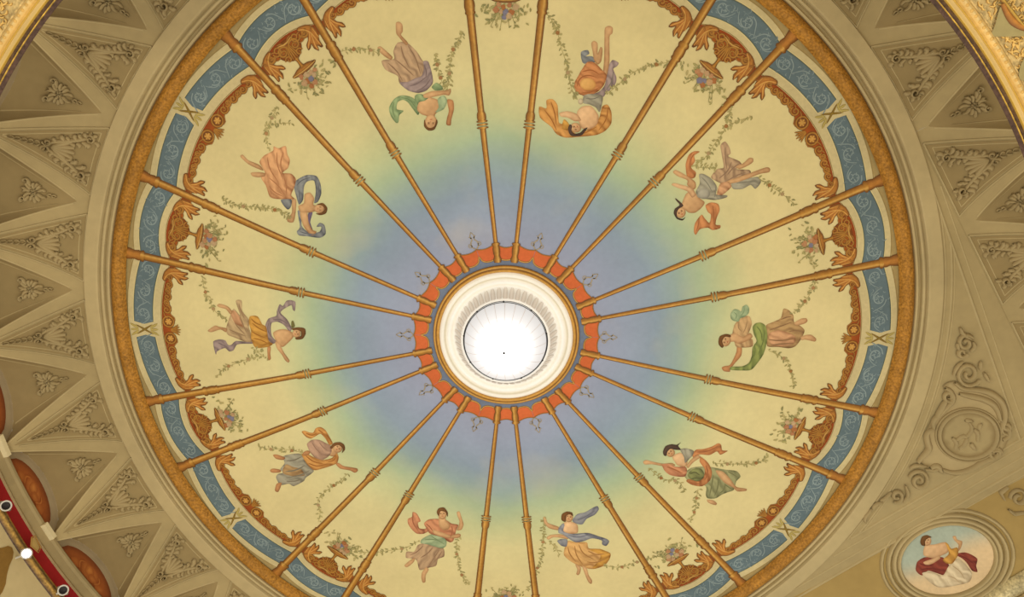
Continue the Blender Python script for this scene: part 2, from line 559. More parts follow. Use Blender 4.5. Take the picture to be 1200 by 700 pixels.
# ---------------------------------------------------------------- red and gold scroll border, crests and urns
def scrollpair(mb, x, y, ang, R, s, turns=1.5, w=.0065, off=.004, h=.0014):
    ribbon(mb, spiral(x, y, R, R * .15, ang, turns * s, 28), [w * .7, w, w * .8, w * .6, w * .5], DOME, off, h, GOLD_D, GOLD, 3, 0)
def bracket(th, r0, phi, s):
    """gilt acanthus bracket curling away from a rib; s = side"""
    x, y = POL(r0, phi)
    F = frame(x, y, 90 + PH + phi + 180, -s)          # b points to the centre, a away from the rib
    b = MB()
    body = [F(.000, -.014), F(.014, -.026), F(.034, -.030), F(.040, -.022), F(.030, -.014), F(.024, -.004), F(.028, .006), F(.038, .014), F(.040, .026), F(.032, .024), F(.026, .018), F(.026, .030), F(.018, .040), F(.015, .028), F(.010, .036), F(.004, .036), F(.004, .020), F(-.002, .004)]
    flat(b, [q for q in catmull(body, 3)], DOME, .0034, .005, OCHRE, 0, GOLD_D, .005)
    for pts, w in (([F(.036, -.025), F(.022, -.018), F(.012, -.004), F(.010, .012), F(.007, .032)], [.002, .006, .007, .005, .0015]),
                   ([F(.014, -.002), F(.017, .014), F(.020, .026), F(.018, .037)], [.003, .006, .005, .001]),
                   ([F(.016, -.006), F(.022, .006), F(.031, .014), F(.038, .023)], [.003, .006, .005, .001]),
                   ([F(.004, -.010), F(.003, .004), F(.002, .016)], [.002, .004, .001])):
        ribbon(b, pts, w, DOME, .0042, .0016, RUST, GOLD_L, 3, 2)
    ribbon(b, spiral(*F(.026, -.012), .009, .002, 90 + PH + phi + 90 * s, 1.2 * s, 14), [.005, .004, .003], DOME, .0046, .0014, GOLD_D, GOLD, 3, 0)
    b.build('acanthus_bracket', 'gilt', th, label='gilt acanthus curling from the rib')
def border(k, wide):
    c, hw = bay(k, wide)
    x, y = POL(.89, c)
    if wide:
        lab = 'long red and gold scroll border at the feet of the ' + SHORT[FIG_AFTER[k]]
    else:
        lab = 'short red and gold scroll border with a crest between the ' + two(k)
    th = root('scroll_border', DOME(x, y), lab, 'scroll border', 'red and gold scroll borders')
    # rust ground with an uneven inner outline
    def inner(t):
        u = abs(t)
        if wide:
            d = .022 + .012 * math.exp(-((u - .14) / .12) ** 2) + .004 * math.cos(t * 38) - .004 * sstep((u - .3) / .5)
        else:
            d = .026 + .014 * math.exp(-(u / .3) ** 2) + .004 * math.cos(t * 16)
        return lobe('ci', t, wide) - d
    g = MB()
    n = 48 if wide else 30
    strip(g, k, wide, inner, lambda t: lobe('ci', t, wide) - .002, .0018, RUST, RED, -.97, .97, n)
    g.build('ground', 'paint', th, label='rust red painted ground')
    # rim line of gold drops along the inner outline
    e = MB()
    pts = [POL(inner(t), c + hw * t) for t in np.linspace(-.95, .95, n)]
    ribbon(e, pts, .0032, DOME, .003, .0008, GOLD_D, OCHRE, 3, 0)
    e.build('outline', 'gilt', th)
    specs = []
    if wide:
        for s in (-1, 1):
            for i, (u, R) in enumerate(((.125, .0155), (.30, .0115), (.40, .0085), (.49, .0105), (.585, .0085), (.67, .0095))):
                specs.append((s * u, R, s, i))
    else:
        for s in (-1, 1):
            specs += [(s * .30, .0125, s, 1), (s * .56, .0115, s, 2)]
    for (t, R, s, i) in specs:
        r = lobe('ci', t, wide) - .004 - R
        px, py = POL(r, c + hw * t)
        ang = 90 + PH + c + hw * t
        m = MB()
        if wide and i == 0:                  # the rosettes
            v, f, cc = [], [], []
            ribbon(m, spiral(px, py, R * .92, R * .92, 0, 1, 20), .006, DOME, .004, .0014, GOLD_D, GOLD, 3, 0)
            flat(m, [(px + R * .7 * math.cos(a), py + R * .7 * math.sin(a)) for a in np.linspace(0, 6.283, 14)[:-1]], DOME, .0038, .004, OCHRE, 0, GOLD_D, .006)
            for q in range(6):
                a = q * math.pi / 3
                ribbon(m, [(px, py), (px + R * .6 * math.cos(a), py + R * .6 * math.sin(a))], [.002, .007, .001], DOME, .0044, .001, OCHRE, GOLD_L, 3, 1)
            m.build('rosette', 'gilt', th, label='gilt rosette')
        else:
            scrollpair(m, px, py, ang + (90 if i % 2 else -90) * s, R, s if i % 2 else -s)
            F = frame(px, py, ang, s)
            ribbon(m, [F(R * .6, -R * .9), F(R * 1.5, -R * .4), F(R * 2.0, R * .5)], [.002, .005, .001], DOME, .0042, .001, GOLD_D, OCHRE, 3, 1)
            ribbon(m, [F(-R * .6, R * .8), F(-R * 1.5, R * .6), F(-R * 2.1, -R * .3)], [.002, .005, .001], DOME, .0042, .001, GOLD_D, OCHRE, 3, 1)
            m.build('scroll', 'gilt', th)
    if wide:
        F = frame(*POL(lobe('ci', 0, True) - .03, c), 90 + PH + c + 180)
        m = MB()
        for a in (-.011, -.005, .001, .007, .012):
            ribbon(m, [F(a * .2, -.006), F(a * .7, .008), F(a * 1.3, .022 - abs(a) * .5)], [.003, .006, .001], DOME, .0044, .0012, GOLD_D, GOLD, 3, 1)
        m.build('leaf_tuft', 'gilt', th, label='gilt leaf tuft between the rosettes')
    for s in (-1, 1):
        bracket(th, .872, c + s * (hw - .9), -s)
    if not wide:
        # the crest that carries the urn
        F = frame(*POL(.893, c), 90 + PH + c + 180)
        g = MB()
        pal = [F(-.014, -.006), F(-.03, .004), F(-.034, .018), F(-.028, .032), F(-.016, .04), F(-.008, .046), F(.008, .046), F(.016, .04), F(.028, .032), F(.034, .018), F(.03, .004), F(.014, -.006)]
        flat(g, pal, DOME, .0030, .007, RUST, 2, GOLD_D, .008)
        g.build('crest_ground', 'paint', th)
        for s in (-1, 1):
            m = MB()
            x1, y1 = F(s * .017, .016)
            ang = 90 + PH + c + 180
            scrollpair(m, x1, y1, ang - 60 * s, .0155, -s, 1.5, .008, .0044, .0018)
            x1, y1 = F(s * .016, .036)
            scrollpair(m, x1, y1, ang + 90 * s, .009, s, 1.2, .006, .0046, .0016)
            m.build('crest_scroll', 'gilt', th)
        m = MB()
        for a in (-.012, -.006, 0, .006, .012):
            ribbon(m, [F(a * .4, .008), F(a * .8, .028), F(a * 1.1, .05 - abs(a))], [.002, .006, .001], DOME, .005, .0016, GOLD_D, GOLD, 3, 1)
        ribbon(m, [F(-.02, -.002), F(0, .004), F(.02, -.002)], [.003, .007, .003], DOME, .005, .0016, GOLD_D, GOLD_L, 3, 1)
        m.build('palmette', 'gilt', th)
    return th
for k in range(10):
    border(k, True); border(k, False)

# ---------------------------------------------------------------- flower urns
LEAF = [lin((136, 126, 66)), lin((152, 142, 80)), lin((120, 116, 62)), lin((166, 150, 92))]
BLOOM = [lin((212, 160, 116)), lin((200, 140, 100)), lin((216, 182, 138)), lin((190, 124, 76)), lin((220, 194, 150))]
BLUEBLOOM = lin((124, 142, 172))
def small_leaf(mb, x, y, ang, L, off, col):
    c2, s2 = math.cos(ang), math.sin(ang)
    ribbon(mb, [(x, y), (x + L * .5 * c2 - L * .12 * s2, y + L * .5 * s2 + L * .12 * c2), (x + L * c2, y + L * s2)], [L * .12, L * .5, L * .05], DOME, off, .0004, col, mix(col, (1, 1, .7), .12), 3, 1)
def bloom(th, x, y, R, col, off):
    m = MB()
    n = 5
    for q in range(n):
        a = 2 * math.pi * q / n + random.random()
        px, py = x + R * .5 * math.cos(a), y + R * .5 * math.sin(a)
        flat(m, [(px + R * .55 * math.cos(b), py + R * .55 * math.sin(b)) for b in np.linspace(0, 6.283, 9)[:-1]], DOME, off + .0002 * q, R, mix(col, (1, .9, .7), .12 * random.random()), 0, mix(col, (.2, .08, .02), .45), R * .3)
    flat(m, [(x + R * .3 * math.cos(b), y + R * .3 * math.sin(b)) for b in np.linspace(0, 6.283, 8)[:-1]], DOME, off + .0014, R, mix(col, (.25, .1, .03), .4))
    m.build('blossom', 'paint', th)
for k in range(10):
    c = 36 * k
    x, y = POL(.835, c)
    th = root('flower_urn', DOME(x, y), 'painted gold urn of flowers between the ' + two(k), 'flower urn', 'painted flower urns')
    F = frame(*POL(.838, c), 90 + PH + c + 180)
    m = MB()
    ribbon(m, [F(0, -.012), F(0, -.004), F(0, .004), F(0, .012)], [.016, .007, .008, .016], DOME, .0046, .0016, GOLD_D, GOLD, 5, 1)
    m.build('stem', 'gilt', th)
    m = MB()
    flat(m, [F(-.034, .022), F(-.036, .017), F(-.026, .014), F(-.014, .009), F(.014, .009), F(.026, .014), F(.036, .017), F(.034, .022), F(.015, .027), F(-.015, .027)], DOME, .0048, .006, OCHRE, 1, GOLD_D, .006)
    ribbon(m, [F(-.034, .019), F(0, .022), F(.034, .019)], [.003, .006, .003], DOME, .0052, .0014, GOLD_D, GOLD_L, 3, 1)
    m.build('bowl', 'gilt', th)
    fo = MB()
    for q in range(70):
        a = random.gauss(0, .03); b = .03 + abs(random.gauss(.016, .017)) * (1 - .2 * abs(a) / .05)
        px, py = F(a, b)
        small_leaf(fo, px, py, random.uniform(0, 6.28), random.uniform(.007, .013), .0044 + .0003 * random.random(), random.choice(LEAF))
    for q in range(7):
        a = random.uniform(-.05, .05)
        p0 = F(a * .4, .04); p1 = F(a, .05 + random.uniform(.015, .035))
        ribbon(fo, [p0, p1], [.0012, .0008], DOME, .0044, 0, LEAF[2], LEAF[0], 3, 0)
        for z in range(3):
            t = .4 + .3 * z
            small_leaf(fo, p0[0] + (p1[0] - p0[0]) * t, p0[1] + (p1[1] - p0[1]) * t, random.uniform(0, 6.28), .007, .0046, random.choice(LEAF))
    fo.build('foliage', 'paint', th, kind='stuff')
    spots = [(-.019, .031), (-.006, .034), (.008, .032), (.020, .033), (-.012, .044), (.002, .047), (.014, .045), (-.022, .042), (.006, .058), (-.006, .057)]
    for q, (a, b) in enumerate(spots):
        px, py = F(a + random.uniform(-.003, .003), b + random.uniform(-.003, .003))
        col = BLUEBLOOM if q == 5 or (q == 9 and k % 3 == 0) else BLOOM[(q * 3 + k) % 5]
        bloom(th, px, py, random.uniform(.0055, .0082), col, .0056 + .0004 * q)

# ---------------------------------------------------------------- twenty gilt ribs
def rib(k, s):
    phi = 36 * k + s * 6
    figk = k if s > 0 else (k - 1) % 10
    other = (k - 1) % 10 if s > 0 else k
    x, y = POL(.6, phi)
    th = root('ceiling_rib', DOME(x, y), 'slim gilt rib beside the %s, on the side of the %s' % (SHORT[FIG_AFTER[figk]], SHORT[FIG_AFTER[other]]), 'rib', 'gilt ribs of the painted ceiling')
    def seg(name, rs, ws, off=.003, h=.004, e=GOLD_D, c_=GOLD, n=5):
        m = MB()
        pts = [POL(r, phi) for r in rs]
        P = np.array(pts); a = math.radians(90 + PH + phi)
        N = (-math.sin(a), math.cos(a))
        v = []; cc = []; f = []
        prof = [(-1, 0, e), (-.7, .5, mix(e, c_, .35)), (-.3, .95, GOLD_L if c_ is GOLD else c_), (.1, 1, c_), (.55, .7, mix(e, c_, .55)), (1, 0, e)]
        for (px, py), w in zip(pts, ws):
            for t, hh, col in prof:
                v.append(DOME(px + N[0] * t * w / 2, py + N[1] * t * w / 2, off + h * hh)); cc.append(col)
        q = len(prof)
        for i in range(len(pts) - 1):
            for j in range(q - 1):
                a_ = i * q + j
                f.append((a_, a_ + 1, a_ + q + 1, a_ + q))
        m.add(v, f, cc)
        return m.build(name, 'gilt', th)
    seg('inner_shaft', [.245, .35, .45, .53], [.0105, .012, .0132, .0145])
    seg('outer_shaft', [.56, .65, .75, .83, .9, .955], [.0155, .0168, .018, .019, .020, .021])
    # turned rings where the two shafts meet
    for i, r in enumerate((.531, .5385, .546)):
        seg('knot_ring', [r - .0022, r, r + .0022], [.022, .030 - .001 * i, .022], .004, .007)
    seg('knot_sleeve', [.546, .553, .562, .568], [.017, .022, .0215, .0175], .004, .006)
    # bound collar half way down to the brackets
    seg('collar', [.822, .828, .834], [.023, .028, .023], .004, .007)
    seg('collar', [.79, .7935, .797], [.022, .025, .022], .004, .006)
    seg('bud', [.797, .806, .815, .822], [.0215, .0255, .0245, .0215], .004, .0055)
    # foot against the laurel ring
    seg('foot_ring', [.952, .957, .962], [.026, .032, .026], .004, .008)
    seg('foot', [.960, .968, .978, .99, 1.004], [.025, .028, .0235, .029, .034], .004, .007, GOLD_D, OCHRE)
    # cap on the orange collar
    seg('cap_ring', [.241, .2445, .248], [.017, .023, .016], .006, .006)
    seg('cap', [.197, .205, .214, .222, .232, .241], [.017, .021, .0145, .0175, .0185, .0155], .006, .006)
for k in range(10):
    rib(k, -1); rib(k, 1)

# ---------------------------------------------------------------- orange scalloped collar, slate ring
mb = MB()
v = []
lathe(mb, [(.182, zd(.18) - .0006), (.225, zd(.2) - .0006)], 0, 360, 96, SLATE)
mb.build('slate_ring', 'paint', ceiling, label='slate blue painted ring round the lamp')
collar = root('scalloped_collar', (0, 0, zd(.2)), 'orange scalloped collar with gold edging round the central lamp', 'collar')
def scallop(c, hw, peak):
    n = 10
    out, inn = [], []
    for i in range(n + 1):
        t = -1 + 2 * i / n
        out.append(POL(.2435 - (.0095 * (1 - t * t) if not peak else .008 * math.cos(max(-1, min(1, t - peak * .25)) * 1.4)), c + hw * t))
        inn.append(POL(.2200 - .0180 * math.sqrt(max(0, 1 - abs(t) ** 2.4)), c + hw * t))
    m = MB()
    v = [DOME(*p, .002) for p in out] + [DOME(*p, .002) for p in inn]
    f = [(i, i + 1, n + 2 + i, n + 1 + i) for i in range(n)]
    m.add(v, f, [mix(ORANGE, RUST, .15)] * (n + 1) + [ORANGE] * (n + 1))
    s = m.build('scallop', 'paint', collar)
    m = MB()
    ribbon(m, inn, .0042, DOME, .003, .0015, GOLD_D, GOLD_L, 3, 0)
    ribbon(m, out, .0026, DOME, .003, .0012, GOLD_D, GOLD, 3, 0)
    m.build('gold_edging', 'gilt', s)
for k in range(10):
    scallop(36 * k, 5.7, 0)
    scallop(36 * k + 12.1, 5.8, 1); scallop(36 * k + 23.9, 5.8, -1)
SPR = lin((150, 138, 120)); SPR_L = lin((168, 150, 116))
for k in range(10):
    c = 36 * k + 18
    x, y = POL(.24, c)
    m = MB()
    F = frame(x, y, 90 + PH + c)
    for s in (-1, 1):
        ribbon(m, [F(0, 0), F(s * .009, .008), F(s * .009, .02), F(s * .002, .026), F(s * .006, .036), F(0, .046)], [.0025, .003, .0025, .0015], DOME, .002, 0, SPR, SPR_L, 3, 2)
        ribbon(m, spiral(*F(s * .011, .012), .006, .0015, 90 + c, 1.2 * s, 10), [.002, .0015], DOME, .002, 0, SPR, SPR_L, 3, 0)
        ribbon(m, [F(s * .002, .03), F(s * .009, .036)], [.003, .001], DOME, .002, 0, SPR, SPR_L, 3, 0)
    m.build('painted_sprig', 'paint', label='small brown painted sprig on the orange collar, pointing at the ' + SHORT[FIG_AFTER[k]], cat='sprig', group='sprigs on the orange collar')

# ================================================================ mouldings round the ceiling
m = MB()
lathe(m, [(.997, -.004), (1.000, -.012), (1.006, -.020), (1.015, -.024), (1.024, -.021), (1.031, -.013), (1.034, -.004)], 0, 360, 240, GOLD)
m.build('trim_1', 'laurel_gilt', label='gilt laurel moulding round the painted ceiling', kind='structure', origin=W((0, 0, 0)))
m = MB()
lathe(m, [(1.033, -.003), (1.035, -.014), (1.040, -.015), (1.043, -.010), (1.045, -.002), (1.051, -.001), (1.053, -.010), (1.058, -.011), (1.060, -.003), (1.064, -.003), (1.067, -.012), (1.071, -.013), (1.102, -.013), (1.102, .004)], 0, 360, 200, ST_L)
m.build('trim_2', 'stucco', label='beige stepped moulding outside the gilt ring', kind='structure', origin=W((0, 0, 0)), smooth=False)

# ================================================================ vault with lunettes
BW, DZ = .23, .135                           # width and drop of the cove
def cove(b): return -.006 - (DZ - .006) * max(0, b / BW) ** 1.75
class Cell:
    def __init__(self, c=None, hw=6.0, line=None):
        self.c, self.hw, self.line = c, hw, line
    def full(self, b):
        return math.radians(self.hw) * (1.1 + b) if self.line is None else self.hw
    def half(self, b):
        t = max(0, (b - .034) / (BW - .034))
        return self.full(b) * (1 - .93 * t)
    def field(self, b):
        return max(0, self.full(0) * .81 * (1 - b / (BW * .97)))
    def pos(self, a, b, off=0.0):
        if self.line is None:
            r = 1.1 + b; an = math.radians(self.c) + a / r
            p = (r * math.cos(an), r * math.sin(an)); n = (math.cos(an), math.sin(an))
        else:
            (x0, y0), (tx, ty), (nx, ny) = self.line
            p = (x0 + tx * a + nx * b, y0 + ty * a + ny * b); n = (nx, ny)
        sl = 1.75 * DZ / BW * max(0, b / BW) ** .75
        q = 1 / math.sqrt(1 + sl * sl)
        return (p[0] - n[0] * off * sl * q, p[1] - n[1] * off * sl * q, cove(b) - off * q)
cells = []
ring_l = [Cell(.15 + 12 * k, 6.0) for k in range(9, 24)]
pA, pB = hit_z(1075, 161, -.006)[:2], hit_z(1173, 360, -.006)[:2]
dA = (pB - pA) / np.linalg.norm(pB - pA)     # runs away from the ring, towards growing depth
nA = np.array([-dA[1], dA[0]])               # points outward
PIT = float(np.dot(hit_z(1133, 267, -.006)[:2] - pA, dA))
straight = []
for i in range(4):
    mid = pA + dA * (PIT * (i + .5) - .008)
    # lateral axis grows with the angle (so edges pair up like in the ring): it runs against dA
    straight.append(Cell(None, PIT / 2, ((mid[0], mid[1]), (-dA[0], -dA[1]), (nA[0], nA[1]))))
ring_r = [Cell(34.6, 6.75), Cell(48.1, 6.75), Cell(61.6, 6.75), Cell(75.1, 6.75), Cell(88.6, 6.75)]
right_run = straight[::-1] + ring_r          # angle grows along the list
vault = root('ceiling_vault', (0, 0, 0), 'beige stucco vault of triangular panels round the painted ceiling', None, kind='structure')
WHERE = {}
def web(cell):
    m = MB(); v = []; f = []
    bs = [0, .017] + [.034 + (BW - .034) * i / 12 for i in range(13)]
    n = len(bs) - 1
    for b in bs:
        h = cell.half(b)
        fd = cell.field(b) * 1.0
        for a in (-h, -fd, fd, h):
            v.append(cell.pos(a, b))
    for i in range(n):
        for j in (0, 1, 2):
            a = i * 4 + j
            f.append((a, a + 1, a + 5, a + 4))
    m.add(v, f, ST)
    m.build('vault_web', 'stucco', vault)
    # sunk field inside a raised moulding
    m = MB(); v = []; f = []; n = 12
    b0 = .008
    for i in range(n + 1):
        b = b0 + (BW * .93 - b0) * i / n
        h = max(.0006, cell.field(b) - .006)
        v += [cell.pos(-h, b, .0012), cell.pos(0, b, .0012), cell.pos(h, b, .0012)]
    for i in range(n):
        for j in (0, 1):
            a = i * 3 + j
            f.append((a, a + 1, a + 4, a + 3))
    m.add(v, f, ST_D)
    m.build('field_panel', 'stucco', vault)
    m = MB()
    M = cell.pos
    for ins, w, h in ((0, .0042, .0032), (.013, .0026, .0014)):
        p = []
        for i in range(9):
            b = .006 + ins + (BW * .9 - .006 - ins * 2.2) * (1 - i / 8)
            p.append((-max(.001, cell.field(b) - ins * 1.05), b))
        bb = .006 + ins
        q = [(-x, b) for x, b in p[::-1]]
        ribbon(m, p, w, M, .0012, h, ST, ST_L, 3, 0)
        ribbon(m, q, w, M, .0012, h, ST, ST_L, 3, 0)
        ribbon(m, [p[-1], (0, bb), q[0]], w, M, .0012, h, ST, ST_L, 3, 0)
    m.build('panel_moulding', 'stucco', vault)
def bpoint(c0, c1, b, t, off=0.0):
    """point of the lunette vault between two cells: t in 0..1 from c0's + edge to c1's - edge"""
    bb = max(b, .034)
    A = np.array(c0.pos(c0.half(bb), bb)); B = np.array(c1.pos(-c1.half(bb), bb))
    p = A + (B - A) * t
    crown = cove(.034) - .046 * max(0, (bb - .034) / (BW - .034))
    rise = max(0, crown - A[2])
    s = math.sqrt(max(0, 1 - (2 * t - 1) ** 2))
    p[2] += rise * s - off
    return p
lun_info = []
def lunette(c0, c1):
    m = MB(); n, k = 12, 12; v = []; f = []
    for i in range(n + 1):
        b = .034 + (BW - .034) * i / n
        for j in range(k + 1):
            v.append(tuple(bpoint(c0, c1, b, j / k)))
    for i in range(n):
        for j in range(k):
            a = i * (k + 1) + j
            f.append((a, a + 1, a + k + 2, a + k + 1))
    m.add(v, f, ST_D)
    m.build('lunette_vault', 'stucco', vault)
    # thin raised groin line where web and lunette meet
    for c, sg in ((c0, 1), (c1, -1)):
        m = MB()
        p = [(sg * (c.half(b) - .003), b) for b in np.linspace(.04, BW, 10)]
        ribbon(m, p, .005, c.pos, .0, .002, ST, ST_L, 3, 0)
        m.build('groin_edge', 'stucco', vault)
    # sunk border of the lunette vault
    m = MB()
    for tt in (.13, .87):
        ribbon(m, [(tt, b) for b in np.linspace(.075, BW * .97, 10)], .03, lambda t, b, off: tuple(bpoint(c0, c1, b, t, off)), 0, .0022, ST_D, ST, 3, 0)
    m.build('border_moulding', 'stucco', vault)
    # moulded arch and end wall
    ed = [bpoint(c0, c1, BW, j / 16) for j in range(17)]
    mid = sum(ed) / len(ed); out = mid[:2] / np.linalg.norm(mid[:2])
    base = (ed[0] + ed[-1]) / 2
    def sc(k_, dep):
        return [(base[0] + (p[0] - base[0]) * k_ + out[0] * dep, base[1] + (p[1] - base[1]) * k_ + out[1] * dep, base[2] + (p[2] - base[2]) * k_) for p in ed]
    m = MB()
    loops = [sc(1, 0), sc(.95, .003), sc(.92, .003), sc(.86, .012)]
    v = [q for l in loops for q in l]; f = []
    for i in range(3):
        for j in range(16):
            a = i * 17 + j
            f.append((a, a + 1, a + 18, a + 17))
    m.add(v, f, lin((150, 132, 100)))
    m.build('lunette_arch', 'stucco', vault)
    return base, loops[-1], out
order_l = ring_l
for c in ring_l + right_run:
    web(c)
luns = []
for a, b in list(zip(ring_l[:-1], ring_l[1:])) + list(zip(right_run[:-1], right_run[1:])):
    luns.append((a, b, lunette(a, b)))

_c0, _c1 = straight[0], ring_r[0]
m = MB()
m.add([_c0.pos(_c0.full(0), 0), _c0.pos(_c0.half(.034), .034), _c1.pos(-_c1.half(.034), .034), _c1.pos(-_c1.full(0), 0)], [(0, 1, 2, 3)], ST)
m.build('vault_web', 'stucco', vault)
# ---------------------------------------------------------------- painted lunettes (brown and orange)
def lunette_painting(info, label):
    base, loop, out = info
    th = root('lunette_painting', base, label, 'painting', 'painted lunettes under the vault')
    m = MB()
    n = len(loop)
    ctr = (base[0] + out[0] * .012, base[1] + out[1] * .012, base[2])
    up_ = np.array([0, 0, 1.0]); side = np.array(loop[-1]) - np.array(loop[0]); wv = np.linalg.norm(side); side = side / wv
    hgt = max(p[2] for p in loop) - base[2]
    def M(x, y, off):                        # x across, y up on the end wall
        p = np.array(ctr) + side * x + up_ * y - np.array([out[0], out[1], 0]) * off
        return tuple(p)
    poly = [(float(np.dot(np.array(p) - np.array(ctr), side)), p[2] - base[2]) for p in loop]
    D1, D2, L1 = lin((160, 88, 40)), lin((118, 62, 28)), lin((196, 126, 60))
    flat(m, poly, M, .0, .012, D1, 0, D2, .02)
    m.build('ground', 'paint', th)
    fg = MB()
    for q, (x, y, rx, ry, k_) in enumerate(((0, hgt * .45, .034, hgt * .34, .5), (-.004, hgt * .5, .016, hgt * .24, 1), (.018, hgt * .34, .016, hgt * .16, .8), (-.05, hgt * .26, .018, hgt * .16, .5), (.052, hgt * .26, .018, hgt * .16, .5))):
        flat(fg, [(x + rx * math.cos(a) * (1 + .12 * math.sin(3 * a + q)), y + ry * math.sin(a) * (1 + .1 * math.cos(2 * a + q))) for a in np.linspace(0, 6.283, 19)[:-1]], M, .0006 + .0002 * q, .006, mix(D1, L1, k_), 0, D1, .012)
    for s in (-1, 1):
        ribbon(fg, [(s * .03, hgt * .2), (s * .045, hgt * .45), (s * .03, hgt * .62)], [.003, .007, .002], M, .0018, .0004, D1, mix(D1, L1, .6), 3, 2)
    fg.build('scroll_figures', 'paint', th)
for a, b, info in luns:
    base = info[0]
    an = math.degrees(math.atan2(base[1], base[0]))
    if -180 <= an < -170: lunette_painting(info, 'dark orange painted lunette under the vault, beyond the pale block farther from the lit spotlight')
    elif -170 <= an < -158: lunette_painting(info, 'dark orange painted lunette under the vault, above the unlit spotlight over the olive patch')
    elif -158 <= an < -146: lunette_painting(info, 'dark orange painted lunette under the vault, above the lit spotlight')
    elif -146 <= an < -134: lunette_painting(info, 'dark orange painted lunette under the vault, past the last spotlight')
    else:
        base_, loop, out = info
        m = MB()
        v = list(loop) + [(base_[0] + out[0] * .012, base_[1] + out[1] * .012, base_[2])]
        n = len(loop)
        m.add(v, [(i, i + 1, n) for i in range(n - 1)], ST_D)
        m.build('lunette_wall', 'stucco', vault, smooth=False)

# wall under the lunettes along the straight run and round its bend
m = MB()
run = [c.pos(a, BW) for c in straight[::-1] for a in (-c.hw, 0)] + [ring_r[0].pos(-.1, BW), ring_r[0].pos(0, BW)] + [c.pos(0, BW) for c in ring_r[1:]]
v = []
for p in run:
    n_ = np.array(p[:2]) / np.hypot(*p[:2])
    v += [(p[0] + n_[0] * .02, p[1] + n_[1] * .02, -.11), (p[0] + n_[0] * .004, p[1] + n_[1] * .004, -.137), (p[0] + n_[0] * .004, p[1] + n_[1] * .004, -.6)]
m.add(v, [(3 * i + j, 3 * i + j + 1, 3 * i + j + 4, 3 * i + j + 3) for i in range(len(run) - 1) for j in (0, 1)], lin((190, 170, 124)))
m.build('wall_right', 'stucco', label='cream wall under the lunettes of the straight run', kind='structure', smooth=False)

# ---------------------------------------------------------------- stucco reliefs in the panels
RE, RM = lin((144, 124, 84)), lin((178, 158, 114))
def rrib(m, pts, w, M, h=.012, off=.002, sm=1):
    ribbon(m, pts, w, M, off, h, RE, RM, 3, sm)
def relief_web(cell, label):
    M = cell.pos
    p = M(0, .07)
    th = root('stucco_relief', p, label, 'relief', 'shell and scroll reliefs in the vault panels')
    # fan of petals opening towards the painted ceiling
    fan = MB()
    for q in range(5):
        a = (q - 2) * .34
        rrib(fan, [(0, .108), (.018 * math.sin(a) * 1.1, .108 - .022 * math.cos(a)), (.042 * math.sin(a), .108 - .048 * math.cos(a))], [.004, .016, .009], M, .010)
    fan.build('shell', 'stucco', th)
    for s in (-1, 1):
        arm = MB()
        rrib(arm, [(s * .006, .116), (s * .016, .10), (s * .024, .08), (s * .035, .06), (s * .047, .042)], [.005, .010, .012, .011, .008], M, .009)
        rrib(arm, spiral(s * .009, .118, .009, .002, 90, 1.25 * s, 14), [.006, .004], M, .014, .003, 0)
        rrib(arm, spiral(s * .047, .036, .011, .0025, 90 - 40 * s, -1.3 * s, 16), [.007, .005], M, .014, .003, 0)
        arm.build('scroll_arm', 'stucco', th)
        lv = MB()
        for (a, b, dx, dy) in ((.016, .098, .010, .006), (.023, .086, .012, .003), (.029, .074, .010, .007), (.035, .063, .013, .004), (.041, .052, .012, .009), (.050, .042, .011, .010),
                               (.034, .052, -.010, -.013), (.027, .062, -.009, -.008), (.052, .032, .008, -.012), (.042, .028, -.008, -.010), (.022, .074, -.006, -.010), (.030, .042, -.008, -.008), (.056, .040, .008, -.004)):
            a += random.uniform(-.002, .002); b += random.uniform(-.002, .002); q = random.uniform(.8, 1.3); dx *= q; dy *= q; w = random.uniform(.8, 1.25)
            rrib(lv, [(s * a, b), (s * (a + dx * .6 - dy * .35), b + dy * .6 + dx * .35), (s * (a + dx), b + dy)], [.006 * w, .0125 * w, .004 * w], M, .008, .003, 2)
        lv.build('leaves', 'stucco', th)
    tail = MB()
    for q in range(5):
        b = .128 + q * .011; w = .0085 - q * .0011
        for s in (-1, 1):
            rrib(tail, [(0, b), (s * w * .9, b + .006), (s * w * .4, b + .012)], [.002, .006 - q * .0007, .001], M, .008)
    tail.build('husk_tail', 'stucco', th)
